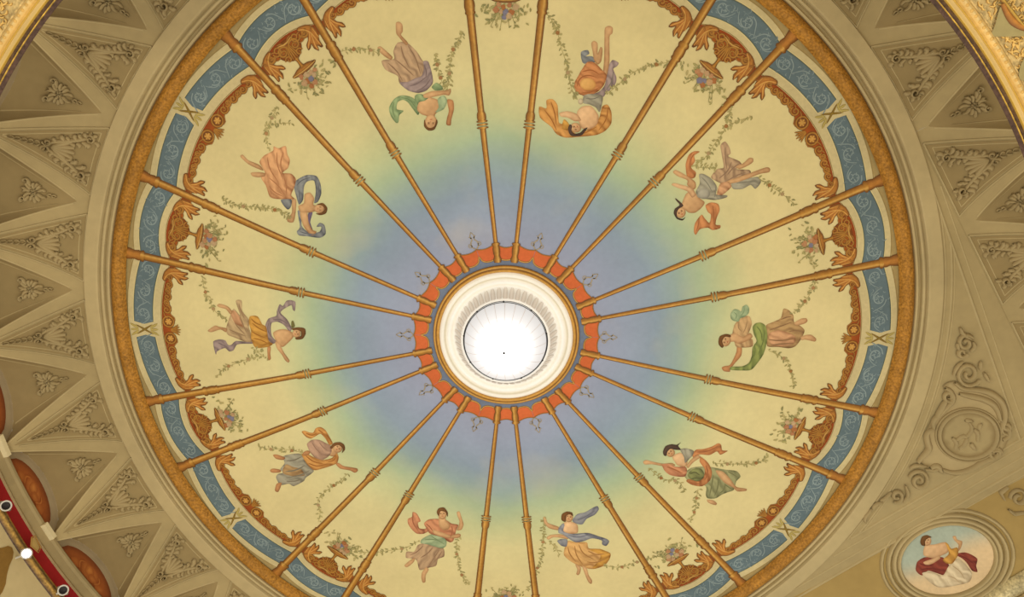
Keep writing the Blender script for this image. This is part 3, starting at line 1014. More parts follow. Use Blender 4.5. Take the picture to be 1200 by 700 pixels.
def relief_lun(c0, c1, label):
    w0 = lambda b: float(np.linalg.norm(bpoint(c0, c1, b, 1)[:2] - bpoint(c0, c1, b, 0)[:2]))
    def M(a, b, off=0.0):
        return tuple(bpoint(c0, c1, b, .5 + a / w0(b), off))
    th = root('stucco_spray', M(0, .13), label, 'relief', 'leaf sprays in the lunette vaults')
    ctr = MB()
    for q in range(6):
        a = q * math.pi / 3 + .3
        rrib(ctr, [(0, .128), (.008 * math.sin(a), .128 + .008 * math.cos(a))], [.002, .006, .002], M, .012)
    ctr.build('flower', 'stucco', th)
    for s in (-1, 1):
        lv = MB()
        for (a, b, c_, d, w) in ((.004, .132, .020, .150, .012), (.006, .128, .026, .132, .011), (.005, .124, .020, .112, .011), (.002, .122, .007, .100, .009), (.003, .134, .006, .156, .010), (.012, .126, .026, .120, .009), (.012, .136, .028, .144, .010)):
            q = random.uniform(.85, 1.15)
            rrib(lv, [(s * a, b), (s * (a + (c_ - a) * .55 - (d - b) * .25), b + (d - b) * .55 + (c_ - a) * .2), (s * (a + (c_ - a) * q), b + (d - b) * q)], [.004, w, w * .9, .002], M, .009, .002, 2)
        rrib(lv, spiral(s * .024, .150, .008, .002, 0, 1.2 * s, 12), [.006, .004], M, .009, .003, 0)
        lv.build('leaf_arm', 'stucco', th)
    t = MB()
    for q in range(2):
        b = .100 - q * .010
        for s in (-1, 1):
            rrib(t, [(0, b), (s * .004, b - .005), (s * .001, b - .012)], [.002, .006 - q * .001, .001], M, .007)
    t.build('husks', 'stucco', th)
def place(an):
    ph = (an - 90 - PH) % 360
    k = int(round(ph / 36)) % 10; d = ph - 36 * round(ph / 36)
    A, B = SHORT[FIG_AFTER[k]], SHORT[FIG_AFTER[(k - 1) % 10]]
    return k, d, A, B
for c in ring_l[1:13] + ring_r[:3]:
    k, d, A, B = place(c.c)
    if abs(d) > 13:
        who = A if d > 0 else B
        relief_web(c, 'beige shell relief in the vault panel outside the clasp by the ' + who)
    else:
        who, oth = (A, B) if d > 0 else (B, A)
        relief_web(c, 'beige shell relief in the vault panel outside the %s, on the %s side' % (who, oth))
for c, o in zip(straight, ('first', 'second', 'third', 'fourth')):
    relief_web(c, 'beige shell relief in the %s vault panel along the straight band by the cartouche' % o)
for n_, (a, b, inf) in enumerate(luns):
    an = math.degrees(math.atan2(inf[0][1], inf[0][0]))
    k, d, A, B = place(an)
    if an < 28 and an > -60: lab = 'leaf spray in the lunette vault %s the straight band by the cartouche' % ('beside' if an > 12 else 'farther along' if n_ % 2 else 'at the end of')
    elif abs(d) < 6: lab = 'leaf spray in the lunette vault outside the urn between %s and %s' % (A, B)
    else:
        who, oth = (A, B) if d > 0 else (B, A)
        if abs(d) > 18: who, oth = who, (SHORT[FIG_AFTER[(k + 1) % 10]] if d > 0 else SHORT[FIG_AFTER[(k - 2) % 10]])
        lab = 'leaf spray in the lunette vault outside the %s, on the %s side' % (who, oth)
    if a.c is None or not (a.c > 270 or 60 < a.c < 110): relief_lun(a, b, lab)

# ================================================================ spandrel with cartouche
z_s = -.008
def SP(x, y, off=0.0): return (x, y, z_s - off)
def hs(px, py): 
    p = hit_z(px, py, z_s); return (p[0], p[1])
i0, i1 = np.array(hs(1093, 222)), np.array(hs(1195, 515))
l0, l1 = np.array(hs(982, 640)), np.array(hs(1170, 530))
def isect(p, q, r, s):
    d, e = q - p, s - r
    t = ((r - p)[0] * e[1] - (r - p)[1] * e[0]) / (d[0] * e[1] - d[1] * e[0])
    return p + d * t
corner = isect(i0, i1, l0, l1)
m = MB()
big = [(1.08 * math.cos(math.radians(a)), 1.08 * math.sin(math.radians(a))) for a in np.linspace(27, -82, 40)]
e2 = np.array(hs(930, 700)); e3 = np.array(hs(1200, 560)); ed_ = (e3 - e2) / np.linalg.norm(e3 - e2)
far = e3 + ed_ * .9
near_ = e2 - ed_ * .55
big = big + [tuple(near_)] + [tuple(far)] + [tuple(pA + dA * 1.0)] + [tuple(pA)]
flat(m, big, SP, 0, .05, ST)
m.build('ceiling_spandrel', 'stucco', label='flat beige spandrel beside the round ceiling', kind='structure', smooth=False)
# concentric and straight mouldings of the spandrel
m = MB()
def side_ok(p):
    p = np.array(p); d1 = i1 - i0; d2 = l1 - l0
    s1 = d1[0] * (p - i0)[1] - d1[1] * (p - i0)[0]; s2 = d2[0] * (p - l0)[1] - d2[1] * (p - l0)[0]
    return s1 < 0 and s2 > 0
for r, w, h in ((1.109, .005, .003), (1.124, .006, .004), (1.131, .004, .002)):
    pp = [(r * math.cos(math.radians(a)), r * math.sin(math.radians(a))) for a in np.linspace(26, -45, 140)]
    pp = [p for p in pp if side_ok(p)]
    ribbon(m, pp, w, SP, 0, h, ST, ST_L, 3, 0)
for o, w, h in ((0, .007, .005), (.02, .004, .002)):
    n_ = np.array([-(i1 - i0)[1], (i1 - i0)[0]]); n_ = n_ / np.linalg.norm(n_)
    ribbon(m, [tuple(i0 + n_ * o), tuple(corner + n_ * o)], w, SP, 0, h, ST, ST_L, 3, 0)
nl = np.array([(l1 - l0)[1], -(l1 - l0)[0]]); nl = nl / np.linalg.norm(nl)
for o, w, h in ((0, .007, .005), (.022, .005, .003), (.05, .005, .003), (.078, .007, .005), (.1, .004, .002)):
    pp = [l0 + nl * o + (l1 - l0) * t for t in np.linspace(-1.2, 1.5, 60)]
    pp = [tuple(p) for p in pp if np.hypot(*p) > 1.108]
    ribbon(m, pp, w, SP, 0, h, ST, ST_L, 3, 0)
m.build('trim_3', 'stucco', label='beige moulded bands framing the spandrel', kind='structure')

cart = root('cartouche', SP(*hs(1133, 508)), 'large beige stucco cartouche with an oval relief in the spandrel', 'cartouche')
Z5 = lambda x, y: hs(1040 + x / 3.04, 370 + y / 3.04)
def sr(m, pts, w, h=.012, sm=1, off=.004): ribbon(m, [Z5(*p) for p in pts], [q * 1.35 for q in w] if hasattr(w, '__len__') else w, SP, off, h * .8, RE, RM, 3, sm)
m = MB()
el = [(285 + 103 * math.cos(a) , 422 + 84 * math.sin(a)) for a in np.linspace(0, 2 * math.pi, 37)]
sr(m, el, .013, .014, 0); sr(m, [(285 + 1.13 * (x - 285), 422 + 1.13 * (y - 422)) for x, y in el], .006, .008, 0)
m.build('oval_frame', 'stucco', cart)
m = MB()
flat(m, [Z5(*p) for p in catmull([(195, 250), (235, 232), (320, 258), (395, 292), (422, 350), (436, 415), (405, 482), (350, 518), (290, 556), (235, 568), (185, 550), (112, 518), (138, 455), (132, 415), (158, 365), (212, 300)], 3)], SP, .004, .012, RM, 0, RE, .008)
m.build('shield', 'stucco', cart)
m = MB()
flat(m, [Z5(285 + .93 * (x - 285), 422 + .93 * (y - 422)) for x, y in el[:-1]], SP, .0055, .014, ST, 0, RE, .008)
m.build('oval_field', 'stucco', cart)
m = MB()
for pts in ([(240, 440), (262, 425), (280, 430), (300, 400), (285, 375)], [(300, 400), (320, 415), (315, 445)], [(280, 430), (270, 460), (250, 470)], [(270, 370), (300, 372)], [(225, 430), (245, 450), (235, 470)], [(330, 380), (318, 400)], [(290, 450), (310, 475)]):
    sr(m, pts, [.004, .012, .010, .004], .012)
m.build('oval_figure', 'stucco', cart)
sw = [[(160, 400), (158, 370), (185, 350), (200, 330), (235, 300), (222, 265), (200, 255)], [(235, 235), (265, 262), (320, 262), (370, 275), (410, 310), (418, 360), (402, 400), (432, 400), (428, 430), (405, 440)],
      [(160, 400), (135, 415), (140, 450), (150, 475), (120, 500), (105, 520)], [(190, 545), (230, 560), (290, 550), (340, 515), (385, 505), (400, 475), (365, 480)], [(150, 540), (175, 530), (190, 555)],
      [(250, 275), (290, 285), (340, 295), (385, 320), (398, 370)], [(205, 300), (190, 330), (170, 360)]]
for pts in sw:
    m = MB(); sr(m, pts, [.006, .013, .013, .006], .014, 2); m.build('strapwork', 'stucco', cart)
for (x, y, r, a, t) in ((285, 205, 46, 30, 1.5), (275, 95, 30, -40, -1.3), (110, 585, 38, 200, 1.5), (30, 640, 24, 120, -1.3), (420, 398, 22, 90, 1.2), (378, 490, 26, 0, -1.2), (215, 285, 20, 60, 1.2), (262, 130, 18, 10, 1.1)):
    m = MB(); sr(m, spiral(x, y, r, r * .2, a, t, 24), [.007, .009, .006], .013, 0); m.build('scroll', 'stucco', cart)
for pts in ([(255, 40), (265, 65), (300, 85)], [(300, 90), (310, 110), (290, 125)], [(245, 95), (250, 120)], [(230, 210), (245, 180), (265, 160)], [(255, 235), (285, 250), (320, 240)], [(330, 160), (325, 190)], [(75, 540), (100, 530), (140, 535)], [(60, 600), (75, 640), (50, 660)], [(10, 625), (-10, 650), (-30, 655)], [(-20, 660), (-45, 670), (-60, 690)], [(340, 200), (360, 235)], [(130, 545), (170, 550), (185, 530)], [(-60, 685), (-85, 720), (-80, 735)]):
    m = MB(); sr(m, pts, [.003, .010, .002], .011, 1); m.build('leaf', 'stucco', cart)

# ================================================================ soffit with the oval medallion
q0 = np.array(hs(930, 700)); q1 = np.array(hs(1200, 560)); qd = (q1 - q0) / np.linalg.norm(q1 - q0); qn = np.array([qd[1], -qd[0]])
SLO = math.tan(math.radians(20))
def SO(u, v, off=0.0):                       # u along the band, v outward and down the slope
    return (q0[0] + qd[0] * u + qn[0] * v, q0[1] + qd[1] * u + qn[1] * v, z_s - SLO * v - off)
def ho(px, py):
    d = ray(px, py)
    # z = z_s - SLO*((p-q0).qn)
    a = d[2] + SLO * (d[0] * qn[0] + d[1] * qn[1])
    b = z_s - SLO * ((CAMP[0] - q0[0]) * qn[0] + (CAMP[1] - q0[1]) * qn[1]) - CAMP[2]
    p = CAMP + d * (b / a)
    w = p[:2] - q0
    return (float(w @ qd), float(w @ qn))
m = MB()
flat(m, [(-.9, 0), (1.8, 0), (1.8, .9), (-.9, .9)], SO, 0, .08, lin((166, 140, 84)))
m.build('ceiling_soffit', 'stucco', label='sloping beige soffit holding an oval medallion', kind='structure', smooth=False)
med = root('medallion', SO(*ho(1110, 655)), 'oval painted medallion of a reclining woman in red drapery, framed in beige stucco', 'medallion')
def oval(k, dx=0, dy=0):
    out = []
    for a in np.linspace(0, 2 * math.pi, 41)[:-1]:
        x, y = 55.5 * k * math.cos(a), 41.5 * k * math.sin(a)
        t = math.radians(-9)
        out.append(ho(1110 + dx + x * math.cos(t) - y * math.sin(t), 656 + dy + x * math.sin(t) + y * math.cos(t)))
    return out
for k_, w, h in ((1.03, .012, .010), (1.13, .014, .008), (1.26, .012, .010), (1.40, .010, .006)):
    m = MB(); o = oval(k_); ribbon(m, o + [o[0]], w, SO, .001, h, ST_D, ST_L, 5, 0); m.build('frame_ring', 'stucco', med)
m = MB()
V, F, B = tri_fill(oval(1.01), .012)
cs = []
for x, y in V:
    t = sstep((y - ho(1110, 640)[1]) / .07 + .2 + .12 * math.sin(x * 30))
    cs.append(mix(lin((168, 178, 160)), lin((218, 190, 146)), t))
m.add([SO(x, y, .002) for x, y in V], F, cs)
m.build('sky_ground', 'paint', med)
# leaf relief next to the medallion
sc_ = root('stucco_scroll', SO(*ho(1190, 588)), 'beige stucco scroll beside the oval medallion frame', 'relief')
for pts in (spiral(1193, 583, 11, 3, 180, 1.3, 18), [(1180, 596), (1188, 602), (1200, 600)], [(1176, 585), (1172, 577), (1180, 570)]):
    m = MB(); ribbon(m, [ho(*p) for p in pts], [.005, .011, .006], SO, .001, .012, RE, RM, 3, 0); m.build('scroll', 'stucco', sc_)
# pale moulding along the lower edge of the soffit
m = MB()
b0, b1 = ho(1146, 700), ho(1200, 668)
db = (b1[0] - b0[0], b1[1] - b0[1])
ribbon(m, [(b0[0] - db[0] * 5, b0[1] - db[1] * 5 + .02), (b1[0] + db[0] * 8, b1[1] + db[1] * 8 + .02)], .045, SO, .004, .012, lin((176, 158, 110)), lin((214, 198, 150)), 5, 0)
ribbon(m, [(b0[0] - db[0] * 5, b0[1] - db[1] * 5 + .06), (b1[0] + db[0] * 8, b1[1] + db[1] * 8 + .06)], .03, SO, .004, .01, lin((150, 126, 80)), lin((205, 186, 132)), 5, 0)
m.build('trim_4', 'ornate_gold', label='pale ornamented moulding at the edge of the soffit', kind='structure')

# ================================================================ curved gilt cornice near the camera
ZK = -.78
def hk(px, py): p = hit_z(px, py, ZK); return p[0], p[1]
pts = np.array([hk(*p) for p in [(70.7, 0), (38.6, 47.6), (12.9, 90), (1090, 0), (1139, 71), (1192, 160)]])
Am = np.c_[2 * pts, np.ones(len(pts))]
sol = np.linalg.lstsq(Am, (pts ** 2).sum(1), rcond=None)[0]
kx, ky = float(sol[0]), float(sol[1]); kr = math.sqrt(sol[2] + kx * kx + ky * ky)
def kang(px, py): 
    x, y = hk(px, py); return math.degrees(math.atan2(y - ky, x - kx))
a_r, a_l = kang(1200, 172) - 16, kang(0, 112) + 12
DK = lin((74, 52, 40)); GL = lin((190, 152, 62)); CR = lin((200, 172, 112)); EG = lin((196, 156, 84))
# carved band and edge, their shade put into the colour, gilt line between
d0 = kr
def kband(name, prof, cols, mat='stucco', label=None, seg=160):
    m = MB(); lathe(m, [(d0 + r * .6, ZK + z * .7) for r, z in prof], a_r, a_l, seg, None, kx, ky, cols)
    return m.build(name, mat, label=label, kind='structure', smooth=False)
kband('trim_5', [(.001, .003), (0, 0), (.009, -.002), (.010, -.004), (.012, -.004), (.012, -.001), (.022, -.001)], [DK, DK, DK, GL, GL, DK, lin((96, 72, 44))], 'ornate_gold', 'carved inner edge of the curved gilt cornice, coloured dark for its shade')
kband('trim_6', [(.022, -.001), (.023, -.007), (.026, -.007), (.027, -.003), (.035, -.003), (.036, -.006), (.038, -.006)], [GL, GL, CR, CR, CR, GL, GL], 'stucco', 'cream fillet of the curved cornice')
kband('trim_7', [(.038, -.004), (.042, -.010), (.051, -.012), (.058, -.009), (.061, -.004)], [EG, EG, CR, EG, EG], 'gilt', 'gilt egg band of the curved cornice')
kband('trim_8', [(.061, -.005), (.064, -.007), (.066, -.002), (.27, .0)], [CR, CR, lin((190, 164, 108)), lin((190, 164, 108))], 'ornate_gold', 'cream and gold ornamented soffit of the curved cornice')
# eggs along the gilt band, those in view as pieces
cor = root('egg_moulding', (kx + (d0 + .03) * math.cos(math.radians(a_r)), ky + (d0 + .03) * math.sin(math.radians(a_r)), ZK), 'row of gilt eggs on the curved cornice', 'moulding')
step_a = math.degrees(.0100 / (d0 + .03))
egg_mesh = None
def eggs(a0, a1):
    global egg_mesh
    a = a0
    while a < a1:
        p = (kx + (d0 + .030) * math.cos(math.radians(a)), ky + (d0 + .030) * math.sin(math.radians(a)), ZK - .0075)
        if egg_mesh is None:
            m = MB(); ball(m, p, .0030, EG, 8, 5, (1.0, 1.0, .6))
            o = m.build('egg', 'gilt', cor); egg_mesh = (o.data, W(p))
        else:
            o = bpy.data.objects.new('egg', egg_mesh[0]); COL.objects.link(o); o.parent = cor
            o.location = W(p) - egg_mesh[1]
        a += step_a
eggs(kang(1200, 140), kang(1105, 0) + 1)
eggs(kang(55, 0) - 1, kang(0, 80))
# scattered gold leafwork and grey medallion corners of the cornice soffit
def KS(a, b, off=0.0):                       # a: degrees, b: outward distance
    r = d0 + b; t = math.radians(a)
    return (kx + r * math.cos(t), ky + r * math.sin(t), ZK - off)
def leafwork(a0, a1, name_label):
    th = root('gilt_leafwork', KS((a0 + a1) / 2, .1), name_label, 'leafwork')
    m = MB()
    n = int(abs(a1 - a0) * 26)
    for q in range(n):
        a = random.uniform(a0, a1); b = random.uniform(.044, .105)
        k_ = math.degrees(1 / (d0 + b))
        t = random.uniform(0, 6.28); L = random.uniform(.006, .012)
        path = [(a, b), (a + k_ * L * .5 * math.cos(t), b + L * .5 * math.sin(t)), (a + k_ * L * math.cos(t + .6), b + L * math.sin(t + .6))]
        P3 = [KS(x, y) for x, y in path]
        ribbon(m, [(p[0], p[1]) for p in P3], [.001, .004, .0008], lambda x, y, off: (x, y, ZK - off), .002, .003, lin((150, 104, 40)), lin((226, 190, 110)), 3, 1)
    m.build('leaves', 'gilt', th, kind='stuff')
leafwork(kang(1200, 95), kang(1120, 0) + 2, 'gold leafwork on the cornice soffit by the grey corner medallions')
leafwork(kang(35, 0) - 2, kang(0, 60), 'gold leafwork on the plain run of the cornice soffit')
K2 = lambda x, y, off: (x, y, ZK - off)
zk = lambda L: [hk(1080 + x / 4.375, y / 4.375) for x, y in L]
th = root('corner_panel', (*hk(1182, 34), ZK), 'grey-green corner panel with a gilt medallion rim on the cornice soffit', 'panel')
m = MB(); flat(m, zk([(395, 25), (418, 50), (445, 105), (485, 142), (560, 165), (560, 186), (345, 190), (342, 178), (365, 130), (376, 80)]), K2, .0065, .02, lin((168, 160, 116)), 1, lin((150, 136, 90)), .003)
m.build('ground', 'paint', th)
m = MB(); ribbon(m, zk([(402, 20), (425, 70), (455, 110), (500, 140), (540, 152)]), [.006, .012, .006], K2, .007, .004, GOLD_D, OCHRE, 3, 2)
m.build('medallion_rim', 'gilt', th)
th = root('corner_panel', (*hk(1203, 80), ZK), 'small grey-green corner panel where the egg band runs on', 'panel')
m = MB(); flat(m, zk([(560, 255), (522, 275), (490, 345), (484, 395), (500, 415), (560, 415)]), K2, .0065, .02, lin((168, 160, 116)), 1, lin((150, 136, 90)), .003)
m.build('ground', 'paint', th)
m = MB(); ribbon(m, zk([(385, -20), (400, 0), (465, 85), (530, 165), (560, 200)]), .006, K2, .007, .004, GOLD_D, GL, 3, 1)
m.build('trim_10', 'gilt', label='gilt line across the cornice soffit', kind='structure')

# ================================================================ wall below the lunettes, valance and spotlights
RW = 1.33
def cyl_hit(px, py, r):
    d = ray(px, py)
    a = d[0] ** 2 + d[1] ** 2; b = 2 * (CAMP[0] * d[0] + CAMP[1] * d[1]); c = CAMP[0] ** 2 + CAMP[1] ** 2 - r * r
    return CAMP + d * ((-b + math.sqrt(b * b - 4 * a * c)) / (2 * a))
m = MB()
lathe(m, [(RW + .03, -.10), (RW + .03, -.137), (RW - .004, -.137), (RW - .007, -.142), (RW - .007, -.149), (RW - .003, -.155), (RW, -.178), (RW - .004, -.186), (RW + .004, -.188)], 104, 284, 180, lin((164, 146, 106)))
m.build('trim_9', 'stucco', label='beige cornice ledge under the painted lunettes', kind='structure', smooth=False)
m = MB()
lathe(m, [(RW + .002, -.180), (RW + .002, -.240)], 104, 284, 180, lin((150, 28, 30)))
val = m.build('red_valance', 'paint', label='red valance strip running behind the spotlights', cat='valance', smooth=False)
m = MB()
lathe(m, [(RW + .001, -.232), (RW - .010, -.234), (RW - .012, -.242), (RW - .010, -.250), (RW, -.256)], 104, 284, 180, None, 0, 0, [lin((70, 56, 40)), lin((196, 150, 70)), lin((90, 70, 44)), lin((190, 150, 76)), lin((60, 48, 60))])
m.build('gilt_rail', 'ornate_gold', label='dark gilt rail under the red valance', cat='rail')
m = MB()
lathe(m, [(RW, -.256), (RW, -.42)], 104, 284, 180, lin((204, 186, 140)))
m.build('wall_left', 'stucco', label='cream wall under the gilt rail', kind='structure', smooth=False)
m = MB()
def WL(a, z, off=0.0): 
    t = math.radians(a); r = RW - off
    return (r * math.cos(t), r * math.sin(t), z)
flat(m, [(-16, 645), (0, 643), (13, 639), (17, 650), (9, 668), (6, 690), (-6, 706), (-20, 690)], lambda a, z, o: tuple(cyl_hit(a, z, RW - .0015)), 0, 4, lin((138, 104, 48)), 1)  # olive brown paint on the cream wall
m.build('brown_patch', 'paint', label='olive brown painted patch on the cream wall below the rail', cat='painted patch')
def spotlight(px, py, lens, label):
    p = cyl_hit(px, py, RW - .055)
    th = root('spotlight', p, label, 'spotlight', 'spotlights on the red valance')
    ax = CAMP - p; ax[2] *= .9; ax = ax / np.linalg.norm(ax)
    u = np.cross(ax, [0, 0, 1.0]); u /= np.linalg.norm(u); w = np.cross(u, ax)
    def tube(prof, mat, name, col, lab=None):
        m = MB(); n = 20; v = []; f = []
        for (t, r) in prof:
            for j in range(n):
                a = 2 * math.pi * j / n
                v.append(tuple(p + ax * t + (u * math.cos(a) + w * math.sin(a)) * r))
        for i in range(len(prof) - 1):
            for j in range(n):
                f.append((i * n + j, i * n + (j + 1) % n, (i + 1) * n + (j + 1) % n, (i + 1) * n + j))
        m.add(v, f, col)
        return m.build(name, mat, th, label=lab)
    tube([(-.028, .0), (-.028, .008), (-.024, .0115), (-.012, .0125), (.0, .0135), (.001, .0115), (-.002, .0095)], 'white_metal', 'housing', (.7, .7, .7))
    tube([(-.0015, .0098), (-.0035, .005), (-.004, .0)], lens, 'lens', (.02, .02, .02), 'bright white lens' if lens == 'lit_lens' else 'black unlit lens')
    m = MB()
    yk = [tuple(p + u * .016 * math.cos(a) * 1.0 - ax * (.012 + .024 * math.sin(a))) for a in np.linspace(0, math.pi, 9)]
    v = []; f = []
    for i, q in enumerate(yk):
        q = np.array(q)
        v += [tuple(q + w * .003), tuple(q - w * .003)]
    f = [(2 * i, 2 * i + 1, 2 * i + 3, 2 * i + 2) for i in range(8)]
    m.add(v, f, (.7, .7, .7)); m.build('yoke', 'white_metal', th)
    m = MB()
    q = p - ax * .036
    e_ = np.array([q[0] / np.hypot(q[0], q[1]) * (RW + .001), q[1] / np.hypot(q[0], q[1]) * (RW + .001), q[2]])
    v = []
    for c_ in (q, e_):
        for j in range(8):
            a = 2 * math.pi * j / 8
            v.append((c_[0] + .003 * math.cos(a) * u[0], c_[1] + .003 * math.cos(a) * u[1], c_[2] + .003 * math.sin(a)))
    m.add(v, [(j, (j + 1) % 8, 8 + (j + 1) % 8, 8 + j) for j in range(8)], (.7, .7, .7)); m.build('arm', 'white_metal', th)
    return p, ax
spotlight(7, 593, 'dark_metal', 'unlit white spotlight with a black lens above the olive brown patch')
p_s, ax_s = spotlight(31, 649, 'lit_lens', 'lit spotlight glaring white in front of the red valance')
spotlight(74, 692, 'dark_metal', 'unlit white spotlight with a black lens past the lit one')
# pale block on the ledge by the lit lamp and the brass gel frame
def ledge_block(px0, py0, px1, py1, label):
    a = cyl_hit(px0, py0, RW - .02); b = cyl_hit(px1, py1, RW - .02)
    a0, a1 = math.degrees(math.atan2(a[1], a[0])), math.degrees(math.atan2(b[1], b[0]))
    m = MB()
    for (r0, r1, z0, z1) in ((RW - .016, RW, -.142, -.156),):
        vv = []
        for an in (a0, a1):
            t = math.radians(an)
            for r in (r0, r1):
                for z in (z0, z1): vv.append((r * math.cos(t), r * math.sin(t), z))
        m.add(vv, [(0, 1, 3, 2), (4, 5, 7, 6), (0, 1, 5, 4), (2, 3, 7, 6), (0, 2, 6, 4), (1, 3, 7, 5)], lin((226, 212, 170)))
    m.build('ledge_block', 'plaster_white', label=label, cat='block', smooth=False)
ledge_block(49, 619, 60, 636, 'pale block on the cornice ledge above the lit spotlight')
ledge_block(-4, 515, 5, 540, 'pale block on the cornice ledge farther along from the lit spotlight')
gf = root('gel_frame', cyl_hit(40, 636, RW - .03), 'brass gel frame tilted beside the lit spotlight', 'gel frame')
K3 = lambda x, y, off: tuple(cyl_hit(x, y, RW - .025 - off))
m = MB(); ribbon(m, [(37, 630), (41, 628), (48, 642), (45, 648), (36, 640), (37, 630)], 1.6, K3, 0, .002, GOLD_D, GOLD_L, 3, 0); m.build('frame', 'gilt', gf)
m = MB(); flat(m, [(37, 631), (41, 630), (47, 642), (44, 646), (37, 640)], K3, -.002, 3, lin((190, 160, 96)), 0); m.build('gel', 'paint', gf)

# ================================================================ central lamp
lampo = root('ceiling_lamp', (0, 0, -.03), 'large round lit ceiling lamp with a white plaster rosette, metal ring and glass bowl', 'lamp')
z0 = zd(.18)
m = MB()
lathe(m, [(.189, z0), (.188, z0 - .006), (.184, z0 - .009), (.181, z0 - .006), (.179, z0 - .010), (.175, z0 - .011), (.172, z0 - .006)], 0, 360, 96, GOLD, cols=[GOLD_D, GOLD, GOLD_L, GOLD_D, GOLD, GOLD_L, GOLD])
m.build('gilt_ring', 'gilt', lampo)
PW = lin((248, 244, 234)); PWW = lin((255, 253, 250))  # the whiter tone puts the lamp's glare into the inner plaster
m = MB()
lathe(m, [(.173, z0 - .004), (.168, z0 - .010), (.161, z0 - .012), (.158, z0 - .008), (.152, z0 - .007), (.149, z0 - .011), (.144, z0 - .011), (.140, z0 - .006), (.132, z0 - .005), (.1315, z0 - .007), (.113, z0 - .042), (.108, z0 - .044)], 0, 360, 96, PW, cols=[PW, PW, PW, lin((214, 204, 180)), PW, PWW, PWW, PW, PWW, PWW, PWW, PWW])
rosette = m.build('plaster_rosette', 'plaster_white', lampo)
tl = None
for i in range(48):
    a = 2 * math.pi * i / 48
    if tl is None:
        m = MB()
        M = lambda x, y, off: (x, y, z0 - .007 - .0365 * (.1315 - math.hypot(x, y)) / .0185 - off)
        ca, sa = math.cos(a), math.sin(a)
        pth = [(.1325 * ca, .1325 * sa), (.127 * ca, .127 * sa), (.120 * ca, .120 * sa), (.114 * ca, .114 * sa)]
        ribbon(m, pth, [.005, .0115, .0125, .012], M, .001, .0022, lin((222, 214, 206)), lin((246, 240, 234)), 5, 1)
        tl = m.build('tongue_leaf', 'plaster_white', rosette)
    else:
        o = bpy.data.objects.new('tongue_leaf', tl.data); COL.objects.link(o); o.parent = rosette
        # turn about the vertical axis through the lamp's centre
        o.rotation_euler = (0, 0, -a)
def tor(R, r, z, mat, name, seg=72):
    m = MB(); v = []; f = []
    for i in range(seg):
        a = 2 * math.pi * i / seg
        for j in range(6):
            b = 2 * math.pi * j / 6
            v.append(((R + r * math.cos(b)) * math.cos(a), (R + r * math.cos(b)) * math.sin(a), z + r * math.sin(b)))
    for i in range(seg):
        for j in range(6):
            f.append((i * 6 + j, i * 6 + (j + 1) % 6, ((i + 1) % seg) * 6 + (j + 1) % 6, ((i + 1) % seg) * 6 + j))
    m.add(v, f, (.1, .1, .1)); return m.build(name, mat, lampo)
mring = tor(.1065, .0012, z0 - .040, 'dark_metal', 'metal_ring'); tor(.1045, .0009, z0 - .046, 'dark_metal', 'metal_ring')
for i in range(9):
    a = 2 * math.pi * (i + .3) / 9
    m = MB(); ball(m, (.1065 * math.cos(a), .1065 * math.sin(a), z0 - .043), .0024, (.05, .05, .05)); m.build('ring_knob', 'dark_metal', mring)
m = MB()
bowl = [(.1035, z0 - .044), (.101, z0 - .052), (.092, z0 - .066), (.078, z0 - .082), (.06, z0 - .097), (.04, z0 - .110), (.02, z0 - .118), (.002, z0 - .121)]
gl = lambda k: tuple(k * q for q in (1.0, .96, .92))
lathe(m, bowl, 0, 360, 72, None, cols=[gl(.64), gl(.68), gl(.76), gl(.9), gl(1.4), gl(6), gl(12), gl(14)])
bowl_o = m.build('glass_bowl', 'lit_glass', lampo)
m = MB()
for i in range(24):
    a = 2 * math.pi * i / 24
    pth = [(r * math.cos(a), r * math.sin(a)) for r, z in bowl[:5]]
    zz = dict((round(r, 4), z) for r, z in bowl)
    M = lambda x, y, off: (x, y, float(np.interp(math.hypot(x, y), [q[0] for q in bowl[::-1]], [q[1] for q in bowl[::-1]])) - off)
    ribbon(m, pth, [.0012, .001, .0006], M, .0006, .0004, lin((226, 212, 204)), lin((232, 220, 214)), 3, 0)
m.build('glass_seams', 'plaster_white', bowl_o)
m = MB(); ball(m, (0, 0, z0 - .127), .0042, (.1, .1, .09), 10, 6, (1, 1, 1.5)); m.build('finial', 'dark_metal', lampo)
m = MB()
lathe(m, [(.0021, z0 - .120), (.0021, z0 - .123)], 0, 360, 10, (.1, .1, .1)); m.build('finial_stem', 'dark_metal', lampo)

# ================================================================ painted figures, traced on the ceiling
SK = ((210, 168, 120), (158, 108, 66)); SKL = ((224, 184, 138), (176, 124, 80)); SKD = ((196, 142, 94), (140, 88, 50))
MAU = ((190, 158, 122), (138, 108, 84)); LIL = ((162, 142, 136), (116, 98, 98)); PNK = ((206, 158, 116), (158, 106, 70))
GRN = ((150, 168, 120), (100, 122, 82)); MINT = ((168, 182, 140), (126, 148, 110)); GRN2 = ((144, 152, 84), (92, 104, 58))
ORG = ((208, 152, 84), (158, 100, 46)); ORR = ((202, 137, 86), (150, 90, 50)); SAF = ((208, 156, 74), (150, 98, 38))
GRY = ((166, 160, 138), (122, 114, 96)); GBL = ((140, 142, 140), (92, 94, 102)); BLU = ((146, 146, 148), (98, 98, 112))
TAN = ((180, 146, 98), (134, 98, 64)); COR = ((204, 142, 102), (154, 92, 64)); PEA = ((214, 168, 106), (164, 112, 60))
HAI = ((122, 82, 44), (84, 54, 30)); HAD = ((86, 66, 54), (54, 40, 36)); SAG = ((160, 158, 112), (112, 112, 74))
WINE = ((142, 68, 52), (102, 42, 36)); WHI = ((218, 200, 164), (176, 150, 112))
